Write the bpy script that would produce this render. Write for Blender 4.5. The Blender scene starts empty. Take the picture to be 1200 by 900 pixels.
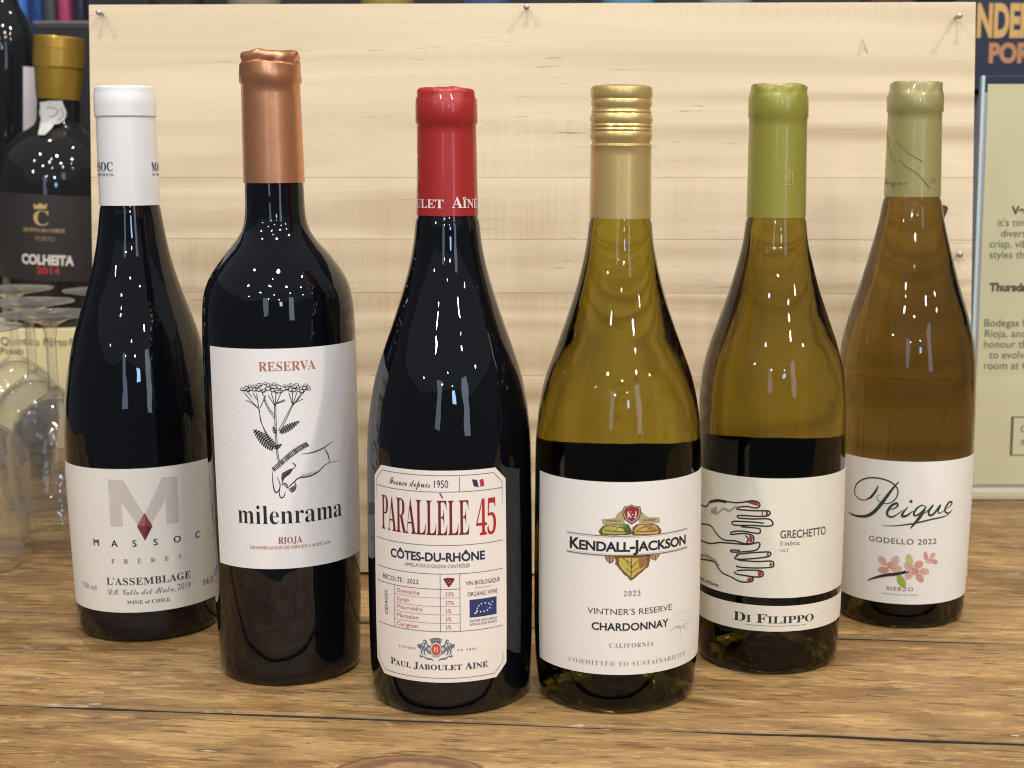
import bpy, bmesh, math, random
from mathutils import Vector, Matrix
from mathutils.geometry import tessellate_polygon
R = math.radians
random.seed(7)
SC = bpy.context.scene
COL = SC.collection

# ------------------------------------------------------------------ camera
F, PPX, H, PITCH = 1750.0, 700.0, 0.262, math.atan(0.152)
SP, CP = math.sin(PITCH), math.cos(PITCH)
cam = bpy.data.cameras.new('camera')
cam.sensor_width = 36.0
cam.lens = F / 1200 * 36
cam.shift_x = -(PPX - 600) / 1200
cam.clip_start, cam.clip_end = 0.02, 60
cam.dof.use_dof = True
cam.dof.focus_distance = 0.73
cam.dof.aperture_fstop = cam.lens / 3.0
co = bpy.data.objects.new('camera', cam)
co.location = (0, 0, H)
co.rotation_euler = (R(90) - PITCH, 0, 0)
COL.objects.link(co)
SC.camera = co

# ------------------------------------------------------------------ dim shop interior light
W = bpy.data.worlds.new('World'); SC.world = W; W.use_nodes = True
wn = W.node_tree
wn.nodes['Background'].inputs[0].default_value = (0.74, 0.80, 0.90, 1)
wn.nodes['Background'].inputs[1].default_value = 0.11
SC.view_settings.view_transform = 'Standard'
SC.view_settings.look = 'None'
SC.view_settings.exposure = 0.28
SC.view_settings.gamma = 1.0
SC.render.engine = 'CYCLES'
SC.cycles.max_bounces = 10
SC.cycles.transmission_bounces = 10
SC.cycles.glossy_bounces = 5
SC.cycles.transparent_max_bounces = 10
SC.cycles.caustics_reflective = False
SC.cycles.caustics_refractive = False
SC.cycles.sample_clamp_indirect = 4.0
SC.cycles.use_denoising = True
SC.cycles.denoising_prefilter = 'ACCURATE'
SC.cycles.denoising_input_passes = 'RGB_ALBEDO_NORMAL'
SC.cycles.pixel_filter_type = 'BLACKMAN_HARRIS'
SC.cycles.filter_width = 1.1

def spot(x, y, z, watts, col, rad=0.03):
    l = bpy.data.lights.new('ceiling_spot', 'POINT')
    l.energy = watts; l.color = col; l.shadow_soft_size = rad
    o = bpy.data.objects.new('ceiling_spot', l); o.location = (x, y, z); COL.objects.link(o)
WARM, COOL, NEUT = (1.0, 0.87, 0.69), (0.78, 0.89, 1.0), (1.0, 0.96, 0.90)
spot(1.35, 0.10, 2.15, 74, WARM, .035)
spot(-1.10, -0.10, 2.05, 36, NEUT, .03)
spot(0.10, -0.30, 2.25, 46, NEUT, .07)
spot(0.55, 1.30, 2.2, 26, WARM, .03)
spot(-0.75, 1.35, 2.2, 26, WARM, .03)
for x, y, z, e, c, r_ in ((-2.0, -1.2, 2.3, 34, WARM, .09), (-.45, -1.5, 2.3, 24, NEUT, .03), (-.33, -1.62, 2.3, 14, NEUT, .05), (.95, -1.35, 2.2, 40, WARM, .09), (2.3, -1.0, 2.4, 30, NEUT, .03), (-1.3, -2.9, 2.4, 36, COOL, .06),
                          (.25, -3.1, 2.1, 22, WARM, .03), (1.9, -2.5, 2.3, 34, NEUT, .055), (-3.1, -3.4, 2.2, 24, NEUT, .04), (3.4, -2.0, 2.2, 24, WARM, .05), (-.6, -4.6, 2.1, 26, NEUT, .035), (1.2, -4.9, 2.2, 26, COOL, .05), (-.2, -.9, 2.35, 10, WARM, .02)):
    spot(x, y, z, e, c, r_)
def area_light(name, x, y, z, w, h, watts, col, tgt=(0, .75, .15)):
    l = bpy.data.lights.new(name, 'AREA')
    l.shape = 'RECTANGLE'; l.size = w; l.size_y = h; l.energy = watts; l.color = col
    o = bpy.data.objects.new(name, l); o.location = (x, y, z)
    o.rotation_euler = (Vector(tgt) - Vector((x, y, z))).to_track_quat('-Z', 'Y').to_euler()
    COL.objects.link(o)
area_light('shop_window_light', 0.95, -3.2, 1.15, .30, .35, 7, (.40, .62, 1.0))
area_light('shop_window_light', -.75, -3.6, 1.1, .5, 1.5, 6, (.62, .74, 1.0))
area_light('shop_window_light', 2.1, -2.9, 1.0, .55, 1.7, 9, (.70, .80, 1.0))
area_light('ceiling_glow', 0.2, -1.0, 2.9, 14, 14, 85, (.92, .95, 1.0), (0.2, -.99, 0))

# ------------------------------------------------------------------ projection maths, only used to read measured sizes and places off the photograph
def proj(P):
    z = P[2] - H
    d = P[1] * CP - z * SP
    return PPX + F * P[0] / d, 450 - F * (P[1] * SP + z * CP) / d, d
def ground(px, py, z=0.0):
    a = (450 - py) / F; Z = z - H
    Y = Z * (-a * SP - CP) / (SP - a * CP)
    d = Y * CP - Z * SP
    return Vector(((px - PPX) * d / F, Y, z))
def at_depth(px, py, Y):
    a = (450 - py) / F
    Z = (a * Y * CP - Y * SP) / (CP + a * SP)
    d = Y * CP - Z * SP
    return Vector(((px - PPX) * d / F, Y, Z + H))

# ------------------------------------------------------------------ object helpers
def obj(name, me, parent=None):
    o = bpy.data.objects.new(name, me); COL.objects.link(o)
    if parent: o.parent = parent
    return o
def thing(name, label, cat, loc=(0, 0, 0), group=None):
    o = obj(name, None); o.location = loc; o.empty_display_size = .02
    o['label'] = label; o['category'] = cat
    if group: o['group'] = group
    return o
def tag(o, label, cat, group=None):
    o['label'] = label; o['category'] = cat
    if group: o['group'] = group
    return o
def mesh(name, vs, fs, mats, mi=None, smooth=False):
    me = bpy.data.meshes.new(name); me.from_pydata([tuple(v) for v in vs], [], fs)
    for m in (mats if isinstance(mats, (list, tuple)) else [mats]): me.materials.append(m)
    if mi: me.polygons.foreach_set('material_index', mi)
    if smooth: me.polygons.foreach_set('use_smooth', [True] * len(fs))
    me.update(); return me
def box_mesh(name, x0, x1, y0, y1, z0, z1, m, bev=0.0, seg=2, jit=0.0):
    bm = bmesh.new()
    bmesh.ops.create_cube(bm, size=1)
    for v in bm.verts:
        v.co = Vector((x0 if v.co.x < 0 else x1, y0 if v.co.y < 0 else y1, z0 if v.co.z < 0 else z1))
    if bev: bmesh.ops.bevel(bm, geom=list(bm.edges), offset=bev, segments=seg, affect='EDGES', profile=.6)
    me = bpy.data.meshes.new(name); bm.to_mesh(me); bm.free(); me.materials.append(m)
    return me
def pchip(xs, ys):
    n = len(xs); h = [xs[i+1]-xs[i] for i in range(n-1)]; dl = [(ys[i+1]-ys[i])/h[i] for i in range(n-1)]
    m = [dl[0]] + [0]*(n-2) + [dl[-1]]
    for i in range(1, n-1):
        if dl[i-1]*dl[i] > 0:
            w1, w2 = 2*h[i]+h[i-1], h[i]+2*h[i-1]
            m[i] = (w1+w2)/(w1/dl[i-1]+w2/dl[i])
    def f(x):
        if x <= xs[0]: return ys[0]
        if x >= xs[-1]: return ys[-1]
        i = 0
        while x > xs[i+1]: i += 1
        t = (x-xs[i])/h[i]
        return ((2*t**3-3*t*t+1)*ys[i] + (t**3-2*t*t+t)*h[i]*m[i] + (-2*t**3+3*t*t)*ys[i+1] + (t**3-t*t)*h[i]*m[i+1])
    return f
def lathe(name, prof, m, n=96, warp=None, close=True):
    """prof: list of (r, z) from one end to the other; r == 0 ends in a pole"""
    vs, fs, rings = [], [], []
    for r, z in prof:
        if r <= 1e-7:
            rings.append([len(vs)]); vs.append((0, 0, z))
        else:
            ring = []
            for k in range(n):
                a = 2*math.pi*k/n; rr, zz = (r, z) if not warp else warp(r, z, a)
                ring.append(len(vs)); vs.append((rr*math.sin(a), -rr*math.cos(a), zz))
            rings.append(ring)
    for A, B in zip(rings, rings[1:]):
        for k in range(n):
            k2 = (k+1) % n
            if len(A) == 1 and len(B) == 1: continue
            if len(A) == 1: fs.append((A[0], B[k2], B[k]))
            elif len(B) == 1: fs.append((A[k], A[k2], B[0]))
            else: fs.append((A[k], A[k2], B[k2], B[k]))
    return mesh(name, vs, fs, m, smooth=True)

# ------------------------------------------------------------------ materials
MATS = {}
def nodes(name):
    m = bpy.data.materials.new(name); m.use_nodes = True
    nt = m.node_tree; return m, nt, nt.nodes, nt.links, nt.nodes['Principled BSDF']
def srgb(r, g, b):
    f = lambda c: (c/255/12.92) if c/255 <= .04045 else ((c/255+.055)/1.055)**2.4
    return (f(r), f(g), f(b))
def plain(name, col, rough=.6, metal=0.0, coat=0.0, noise=0.0, nscale=40, bump=0.0, bscale=300, spec=.5):
    if name in MATS: return MATS[name]
    m, nt, N, L, b = nodes(name)
    b.inputs['Base Color'].default_value = (*col, 1); b.inputs['Roughness'].default_value = rough
    b.inputs['Metallic'].default_value = metal; b.inputs['Coat Weight'].default_value = coat
    b.inputs['Coat Roughness'].default_value = .06
    b.inputs['Specular IOR Level'].default_value = spec
    tc = N.new('ShaderNodeTexCoord')
    if noise:
        nz = N.new('ShaderNodeTexNoise'); nz.inputs['Scale'].default_value = nscale; nz.inputs['Detail'].default_value = 4
        L.new(tc.outputs['Object'], nz.inputs['Vector'])
        mx = N.new('ShaderNodeMix'); mx.data_type = 'RGBA'
        mx.inputs[6].default_value = (*[c*(1-noise) for c in col], 1); mx.inputs[7].default_value = (*[min(1, c*(1+noise)) for c in col], 1)
        L.new(nz.outputs[0], mx.inputs[0]); L.new(mx.outputs[2], b.inputs['Base Color'])
    if bump:
        nb = N.new('ShaderNodeTexNoise'); nb.inputs['Scale'].default_value = bscale; nb.inputs['Detail'].default_value = 3
        L.new(tc.outputs['Object'], nb.inputs['Vector'])
        bp = N.new('ShaderNodeBump'); bp.inputs['Strength'].default_value = 1.0; bp.inputs['Distance'].default_value = bump
        L.new(nb.outputs[0], bp.inputs['Height']); L.new(bp.outputs[0], b.inputs['Normal'])
    MATS[name] = m; return m
def bottle_glass(name, col, trans, ior=1.5, dark=None, rough=0.0):
    """dark wine glass (trans 0) or see-through coloured glass filled with white wine (trans 1); a faint waviness bends its highlights"""
    m, nt, N, L, b = nodes(name)
    b.inputs['Base Color'].default_value = (*col, 1)
    b.inputs['Roughness'].default_value = rough
    b.inputs['IOR'].default_value = ior
    b.inputs['Transmission Weight'].default_value = trans
    b.inputs['Coat Weight'].default_value = 0.0
    b.inputs['Coat Roughness'].default_value = .02
    tc = N.new('ShaderNodeTexCoord'); mp = N.new('ShaderNodeMapping'); mp.inputs['Scale'].default_value = (75, 75, 30)
    if trans:                                    # the glass is several times thicker, so darker, at the foot
        sz = N.new('ShaderNodeSeparateXYZ'); mr = N.new('ShaderNodeMapRange'); mx = N.new('ShaderNodeMix'); mx.data_type = 'RGBA'
        L.new(tc.outputs['Object'], sz.inputs[0]); L.new(sz.outputs[2], mr.inputs[0]); mr.inputs[1].default_value = .036; mr.inputs[2].default_value = .060
        mx.inputs[6].default_value = (*[c*.035 for c in col], 1); mx.inputs[7].default_value = (*col, 1)
        L.new(mr.outputs[0], mx.inputs[0]); L.new(mx.outputs[2], b.inputs['Base Color'])
    nb = N.new('ShaderNodeTexNoise'); nb.inputs['Scale'].default_value = 1.0; nb.inputs['Detail'].default_value = 2
    L.new(tc.outputs['Object'], mp.inputs[0]); L.new(mp.outputs[0], nb.inputs['Vector'])
    bp = N.new('ShaderNodeBump'); bp.inputs['Strength'].default_value = 1.0; bp.inputs['Distance'].default_value = .00035
    L.new(nb.outputs[0], bp.inputs['Height']); L.new(bp.outputs[0], b.inputs['Normal']); L.new(bp.outputs[0], b.inputs['Coat Normal'])
    return m
def wood(name, dark, light, streak, rough=.5, knots=(), marks=(), wear=0.0, fibre=.35, ring=.3, ringf=60.0, dash=0.0, saw=0.0, tint=None, pores=0.0, across=2, fig_s=(2.0, 30), bumpd=.0005):
    """boards with the grain along local X; 'across' is the local axis (1=y, 2=z) that runs across the grain on the show face"""
    m, nt, N, L, b = nodes(name)
    tc = N.new('ShaderNodeTexCoord'); oi = N.new('ShaderNodeObjectInfo')
    def put(sock, v):
        if hasattr(v, 'links'): L.new(v, sock)
        elif isinstance(v, tuple): sock.default_value = (*v, 1)
        else: sock.default_value = v
    def M_(op, a, c=None):
        n = N.new('ShaderNodeMath'); n.operation = op; put(n.inputs[0], a)
        if c is not None: put(n.inputs[1], c)
        return n.outputs[0]
    cx = N.new('ShaderNodeCombineXYZ')
    for k, v in enumerate((37.0, 11.0, 23.0)): L.new(M_('MULTIPLY', oi.outputs['Random'], v), cx.inputs[k])
    ad = N.new('ShaderNodeVectorMath'); ad.operation = 'ADD'
    L.new(tc.outputs['Object'], ad.inputs[0]); L.new(cx.outputs[0], ad.inputs[1])
    def noise(scale, det=4, dist=0.0, src=ad.outputs[0], rough_=.5):
        mp = N.new('ShaderNodeMapping'); mp.inputs['Scale'].default_value = scale
        L.new(src, mp.inputs[0]); nz = N.new('ShaderNodeTexNoise'); nz.inputs['Scale'].default_value = 1; nz.inputs['Detail'].default_value = det
        nz.inputs['Distortion'].default_value = dist; nz.inputs['Roughness'].default_value = rough_
        L.new(mp.outputs[0], nz.inputs['Vector']); return nz.outputs[0]
    def ramp(src, stops):
        r = N.new('ShaderNodeValToRGB'); e = r.color_ramp.elements
        e[0].position, e[0].color = stops[0][0], (*stops[0][1], 1); e[1].position, e[1].color = stops[-1][0], (*stops[-1][1], 1)
        for p, c in stops[1:-1]:
            k = e.new(p); k.color = (*c, 1)
        L.new(src, r.inputs[0]); return r.outputs[0]
    def mask(src, a, c): return ramp(src, [(a, (0, 0, 0)), (c, (1, 1, 1))])
    def mix(fac, a, c):
        n = N.new('ShaderNodeMix'); n.data_type = 'RGBA'; put(n.inputs[0], fac); put(n.inputs[6], a); put(n.inputs[7], c); return n.outputs[2]
    warp = noise((1.5, 8, 8), 2, .8)
    fig = noise((fig_s[0], fig_s[1], fig_s[1]), 5, 1.2, rough_=.58)
    fine = noise((14, 700, 700), 3, .3, rough_=.7)
    sx = N.new('ShaderNodeSeparateXYZ'); L.new(ad.outputs[0], sx.inputs[0])
    ph = M_('ADD', M_('MULTIPLY', sx.outputs[across], ringf*6.28), M_('MULTIPLY', warp, 26.0))
    rings = M_('POWER', M_('MULTIPLY', M_('ADD', M_('SINE', ph), 1.0), .5), 2.2)
    base = ramp(fig, [(.36, dark), (.5, tuple((a+c)/2 for a, c in zip(dark, light))), (.63, light)])
    if tint: base = mix(M_('MULTIPLY', oi.outputs['Random'], .75), base, tint)
    base = mix(M_('MULTIPLY', M_('MULTIPLY', rings, mask(noise((1.2, 5, 5), 2), .35, .65)), ring), base, streak)
    base = mix(M_('MULTIPLY', fine, fibre), base, tuple(c*.6 for c in dark))
    bl = noise((3.0, 7, 7), 3)
    base = mix(M_('MULTIPLY', mask(bl, .4, .75), .4), base, tuple(c*.74 for c in light))
    if dash:
        d_ = mask(noise((34, 520, 520), 2, .1), .66, .74); zone = mask(noise((3, 14, 14), 2), .46, .62)
        base = mix(M_('MULTIPLY', M_('MULTIPLY', d_, zone), dash), base, tuple(c*.55 for c in streak))
    if pores:
        mid = noise((30, 150, 150), 8, 1.2, rough_=.82)
        base = mix(M_('MULTIPLY', mask(mid, .50, .58), .55*pores), base, dark)
        base = mix(M_('MULTIPLY', ramp(mid, [(.40, (1, 1, 1)), (.45, (0, 0, 0))]), .5*pores), base, tuple(min(1, c*1.3) for c in light))
        pr_ = mask(noise((48, 330, 330), 3, .3, rough_=.6), .585, .625)
        base = mix(M_('MULTIPLY', pr_, .75*pores), base, tuple(c*.5 for c in dark))
        mp = N.new('ShaderNodeMapping'); mp.inputs['Rotation'].default_value = (0, 0, .9); L.new(ad.outputs[0], mp.inputs[0])
        sc_ = noise((6, 420, 30), 2, .35, src=mp.outputs[0]); zn = mask(noise((11, 16, 16), 2), .56, .64)
        base = mix(M_('MULTIPLY', M_('MULTIPLY', mask(sc_, .67, .71), zn), .5*pores), base, tuple(c*.7 for c in dark))
    if saw:
        w_ = noise((420, 12, 12), 2, .2); zone = mask(noise((4, 12, 12), 2), .45, .6)
        base = mix(M_('MULTIPLY', M_('MULTIPLY', mask(w_, .4, .6), zone), saw), base, tuple(min(1, c*1.16) for c in light))
    def field(kx, ky, sx_, jit, fr=90):
        vm = N.new('ShaderNodeVectorMath'); vm.operation = 'SUBTRACT'; L.new(tc.outputs['Object'], vm.inputs[0])
        vm.inputs[1].default_value = (kx, ky, 0) if across == 1 else (kx, 0, ky)
        vs = N.new('ShaderNodeVectorMath'); vs.operation = 'MULTIPLY'; L.new(vm.outputs[0], vs.inputs[0])
        vs.inputs[1].default_value = (sx_, 1, 0) if across == 1 else (sx_, 0, 1)
        ln = N.new('ShaderNodeVectorMath'); ln.operation = 'LENGTH'; L.new(vs.outputs[0], ln.inputs[0])
        nz = noise((fr, fr*2, fr*2), 3, .4, src=tc.outputs['Object'])
        return M_('ADD', ln.outputs['Value'], M_('MULTIPLY', M_('SUBTRACT', nz, .5), jit))
    for (kx, ky, kr, kc) in knots:
        d = M_('DIVIDE', field(kx, ky, .75, kr*.4, 45), kr)
        grain = noise((90, 260, 260), 6, 2.0, src=tc.outputs['Object'])
        inner = mix(mask(grain, .38, .66), kc, tuple(c*1.55 for c in kc))
        col = mix(mask(d, .62, .74), inner, (.17, .085, .042)); col = mix(mask(d, .86, .92), col, (.24, .125, .06))
        h = M_('MULTIPLY', d, .5)
        base = mix(ramp(h, [(.475, (1, 1, 1)), (.53, (0, 0, 0))]), base, col)
        base = mix(M_('MULTIPLY', ramp(h, [(.49, (0, 0, 0)), (.505, (1, 1, 1)), (.52, (1, 1, 1)), (.535, (0, 0, 0))]), .7), base, (.07, .04, .025))
    for (kx, ky, kr) in marks:
        d = M_('DIVIDE', field(kx, ky, .22, kr*2.2, 130), kr)
        base = mix(M_('MULTIPLY', ramp(d, [(.2, (1, 1, 1)), (1.6, (0, 0, 0))]), .75), base, (.085, .06, .042))
        base = mix(ramp(d, [(.02, (1, 1, 1)), (.22, (0, 0, 0))]), base, (.62, .52, .42))
    if wear:
        gx = N.new('ShaderNodeSeparateXYZ'); L.new(tc.outputs['Generated'], gx.inputs[0])
        e_ = M_('MINIMUM', gx.outputs[1], M_('SUBTRACT', 1.0, gx.outputs[1]))
        chip = M_('ADD', e_, M_('MULTIPLY', M_('SUBTRACT', noise((30, 120, 120), 5, .6, rough_=.75), .44), .16))
        base = mix(M_('MULTIPLY', ramp(chip, [(.0, (1, 1, 1)), (.004, (0, 0, 0))]), wear), base, (.70, .58, .40))
        grime = M_('ADD', e_, M_('MULTIPLY', M_('SUBTRACT', noise((9, 40, 40), 4), .5), .25))
        base = mix(M_('MULTIPLY', ramp(grime, [(.0, (1, 1, 1)), (.09, (0, 0, 0))]), .45), base, tuple(c*.55 for c in dark))
        fl = M_('MULTIPLY', mask(noise((60, 260, 260), 4, .6, rough_=.75), .70, .74), mask(noise((5, 9, 9), 2), .5, .6))
        base = mix(M_('MULTIPLY', fl, wear), base, (.66, .54, .38))
        dz = M_('MULTIPLY', mask(noise((22, 55, 55), 5, .8, rough_=.8), .60, .74), mask(noise((4, 10, 10), 2), .48, .62))
        base = mix(M_('MULTIPLY', dz, .62), base, (.10, .07, .045))
    L.new(base, b.inputs['Base Color'])
    rr = N.new('ShaderNodeMapRange'); rr.inputs[3].default_value = rough-.1; rr.inputs[4].default_value = rough+.18
    L.new(fig, rr.inputs[0]); L.new(rr.outputs[0], b.inputs['Roughness'])
    bp = N.new('ShaderNodeBump'); bp.inputs['Strength'].default_value = .6; bp.inputs['Distance'].default_value = bumpd
    L.new(M_('ADD', M_('MULTIPLY', fine, .6), M_('MULTIPLY', fig, 1.4)), bp.inputs['Height']); L.new(bp.outputs[0], b.inputs['Normal'])
    return m

TH = math.atan(-0.102)          # the planks run slightly towards the viewer on the right
def plank_xy(P): return (P.x*math.cos(TH)+P.y*math.sin(TH), -P.x*math.sin(TH)+P.y*math.cos(TH))
seams = [plank_xy(ground(*p))[1] for p in ((600, 848), (425, 729), (1180, 672), (1180, 592))]
seams = [seams[0]-.150] + seams + [seams[-1]+.15, seams[-1]+.32]
def on_plank(i, px, py):
    x, y = plank_xy(ground(px, py)); return x, y-(seams[i]+seams[i+1])/2
TW = ((.215, .118, .043), (.53, .340, .145), (.215, .118, .043))
M_TKNOT = wood('front_table_wood', *TW, .42, wear=.8, fibre=.3, ring=.45, ringf=38, dash=.7, across=1, fig_s=(9, 30), pores=1.0, bumpd=.0011,
               knots=[(*on_plank(0, 478, 913), .0250, (.28, .165, .085))], marks=[(*on_plank(0, 247, 880), .0028), (*on_plank(0, 1112, 891), .0026), (*on_plank(0, 70, 893), .0014)])
M_TMARK = wood('second_table_wood', *TW, .42, wear=.8, fibre=.3, ring=.45, ringf=38, dash=.7, across=1, fig_s=(9, 30), pores=1.0, bumpd=.0011,
               marks=[(*on_plank(1, 30, 759), .0026), (*on_plank(1, 37, 795), .0036), (*on_plank(1, 118, 825), .0034), (*on_plank(1, 1192, 862), .003), (*on_plank(1, 984, 850), .0016)])
M_TABLE = wood('table_wood', *TW, .45, wear=.7, fibre=.3, ring=.45, ringf=38, dash=.7, across=1, fig_s=(9, 30), pores=1.0, bumpd=.0011)
# ------------------------------------------------------------------ table
M_EDGE = plain('dark_plank_edge', (.055, .038, .024), .9, noise=.4, nscale=120)  # plank sides coloured near black so the gaps between planks stay dark
tb = thing('wooden_table', 'honey brown wooden table top of wide worn planks under the bottles', 'table', (0, .9, 0))
for i in range(len(seams)-1):
    y0, y1 = seams[i], seams[i+1]; gap = (.0016, .0020, .0016, .0015, .001, .001)[min(i, 5)]
    cy = (y0+y1)/2
    bm = bmesh.new(); n = 60
    hw, hl = (y1-y0)/2-gap, 1.15
    # top slab with gently wandering, chipped long edges
    top = []
    sec = [(-hw, -.022), (-hw, -.0012), (-hw+.0003, -.0004), (-hw+.0010, 0), (hw-.0010, 0), (hw-.0003, -.0004), (hw, -.0012), (hw, -.022)]
    rows = []
    rnd = random.Random(i*5+1)
    wob = [0.0]*(n+1); wob2 = [0.0]*(n+1)
    for k in range(n+1):
        wob[k] = .0004*math.sin(k*.9+i)+rnd.uniform(-.0003, .0003)-(.0012 if rnd.random() < .10 else 0)
        wob2[k] = .0004*math.sin(k*.7+2*i)+rnd.uniform(-.0003, .0003)-(.0012 if rnd.random() < .10 else 0)
    for k in range(n+1):
        x = -hl+2*hl*k/n
        rows.append([bm.verts.new((x, y+(-wob[k] if y < 0 else wob2[k]), z)) for y, z in sec])
    for k in range(n):
        for j in range(len(sec)-1):
            bm.faces.new((rows[k][j], rows[k][j+1], rows[k+1][j+1], rows[k+1][j]))
    bm.faces.new(rows[0]); bm.faces.new(rows[-1][::-1])
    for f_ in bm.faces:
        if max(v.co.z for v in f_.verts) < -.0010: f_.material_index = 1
    bmesh.ops.recalc_face_normals(bm, faces=bm.faces)
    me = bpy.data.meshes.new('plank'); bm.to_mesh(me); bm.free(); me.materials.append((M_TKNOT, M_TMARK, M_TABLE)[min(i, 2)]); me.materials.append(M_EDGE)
    o = obj('plank', me, tb)
    c = Vector((-math.sin(TH)*cy, math.cos(TH)*cy, 0)) - tb.location
    o.location = c; o.rotation_euler = (0, 0, TH)
me = box_mesh('underframe', -1.1, 1.1, -.42, .62, -.05, -.0235, plain('dark_table_underside', (.03, .02, .012), .8))
o = obj('underframe', me, tb)

# ------------------------------------------------------------------ leaning wooden panel of glued pine boards
PB = wood('pale_pine_board', (.45, .335, .205), (.77, .645, .455), (.42, .29, .16), .55, fibre=.14, ring=.85, ringf=42, dash=.9, saw=.13, tint=(.84, .705, .50), across=2, fig_s=(1.6, 30), bumpd=.0002)
pR = ground(1134, 680); pL = ground(425, 674)
yaw = math.atan2(pR.y-pL.y, pR.x-pL.x)
d_top = pR.x*F/(1142-PPX)
z_top = .385; y_top = (d_top+(z_top-H)*SP)/CP
for _ in range(20):
    q = proj((pR.x, y_top, z_top)); z_top += (q[1]-2)*q[2]/F; y_top = (d_top+(z_top-H)*SP)/CP
lean = math.atan2(y_top-pR.y, z_top)
wid = (1142-107)*d_top/F*1.0165
hgt = math.hypot(z_top, y_top-pR.y)
panel = thing('pine_backdrop', 'pale pine panel of glued boards leaning upright behind the row of bottles', 'backdrop', (pR.x, pR.y+.001, 0))
panel.rotation_euler = (-lean, 0, yaw)
Minv = (Matrix.Translation((pR.x, pR.y+.001, 0)) @ panel.rotation_euler.to_matrix().to_4x4())
def panel_z(px, py):
    # local height on the panel face seen at a pixel
    o_ = Vector((0, 0, H)); dr = at_depth(px, py, 1.0)-o_
    I = Minv.inverted(); a = I @ o_; bdir = I.to_3x3() @ dr
    t = -a.y/bdir.y; return a+bdir*t
cuts = [0.0015] + [panel_z(1130, y).z for y in (443, 345, 281.5, 208.5)] + [hgt]
for i in range(5):
    z0, z1 = cuts[i]+.00005, cuts[i+1]-.00005
    me = box_mesh('board', -wid/2, wid/2, -.0065, .0065, -(z1-z0)/2, (z1-z0)/2, PB, .00022, 1)
    o = obj('board', me, panel); o.location = (-wid/2, .0065+random.uniform(-.00004, .00004), (z0+z1)/2)
for x in (-wid+.06, -.06):
    me = box_mesh('batten', -.02, .02, 0, .018, .0, hgt-.02, PB, .001, 1)
    obj('batten', me, panel).location = (x, .0135, .01)
for px, py, ln, rx in ((618, 9, .008, 0), (1120, 20, .012, 0), (1123, 297, .006, 0), (120, 16, .011, .5)):
    c = panel_z(px, py)
    me = lathe('nail', [(0, -.001), (.0009, -.001), (.0009, ln-.0012), (.0019, ln-.001), (.0019, ln), (0, ln)], plain('nail_steel', (.5, .49, .47), .5, .6), 12)
    o = obj('nail', me, panel); o.location = (c.x, 0, c.z); o.rotation_euler = (R(90)+.12, 0, rx*.3)
# knot hole beside the last bottle and a small scuffed splinter
kp = panel_z(1102, 249)
vs = [(kp.x+.004*math.cos(a)*(1+.3*math.sin(3*a)), -.0003, kp.z+.006*math.sin(a)*(1+.25*math.cos(2*a))) for a in [2*math.pi*k/18 for k in range(18)]]
o = obj('knot', mesh('knot', vs, [tuple(range(18))[::-1]], plain('dark_pine_knot', (.06, .032, .018), .7)), panel)
q = panel_z(1012, 52)
vs = [(q.x-.0035, -.0002, q.z-.007), (q.x-.001, -.0011, q.z+.004), (q.x+.0003, -.0002, q.z-.003), (q.x+.003, -.0009, q.z-.006)]
obj('splinter', mesh('splinter', vs, [(0, 2, 1), (1, 2, 3)], PB), panel)

# ------------------------------------------------------------------ lettering
STY = {'sans': None, 'serif': (0x1D400, 0x1D41A, 0x1D7CE), 'script': (0x1D4D0, 0x1D4EA, 0), 'ital': (0x1D468, 0x1D482, 0)}
def sty(s, k):
    t = STY[k]
    if not t: return s
    o = ''
    for c in s:
        if 'A' <= c <= 'Z': o += chr(t[0]+ord(c)-65)
        elif 'a' <= c <= 'z': o += chr(t[1]+ord(c)-97)
        elif '0' <= c <= '9' and t[2]: o += chr(t[2]+ord(c)-48)
        else: o += c
    return o
_raw = {}
def raw_text(s, style, off, spacing):
    key = (s, style, off, spacing)
    if key in _raw: return _raw[key]
    c = bpy.data.curves.new('lettering', 'FONT'); c.body = sty(s, style); c.offset = off; c.space_character = spacing; c.resolution_u = 4
    o = bpy.data.objects.new('lettering', c); COL.objects.link(o)
    me = bpy.data.meshes.new_from_object(o.evaluated_get(bpy.context.evaluated_depsgraph_get()))
    vs = [(v.co.x, v.co.y) for v in me.vertices]; fs = [tuple(p.vertices) for p in me.polygons]
    bpy.data.objects.remove(o); bpy.data.curves.remove(c); bpy.data.meshes.remove(me)
    _raw[key] = (vs, fs); return vs, fs
ACC = {'È': ('E', 'g'), 'É': ('E', 'a'), 'Î': ('I', 'c'), 'Ê': ('E', 'c'), 'Ô': ('O', 'c')}
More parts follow.
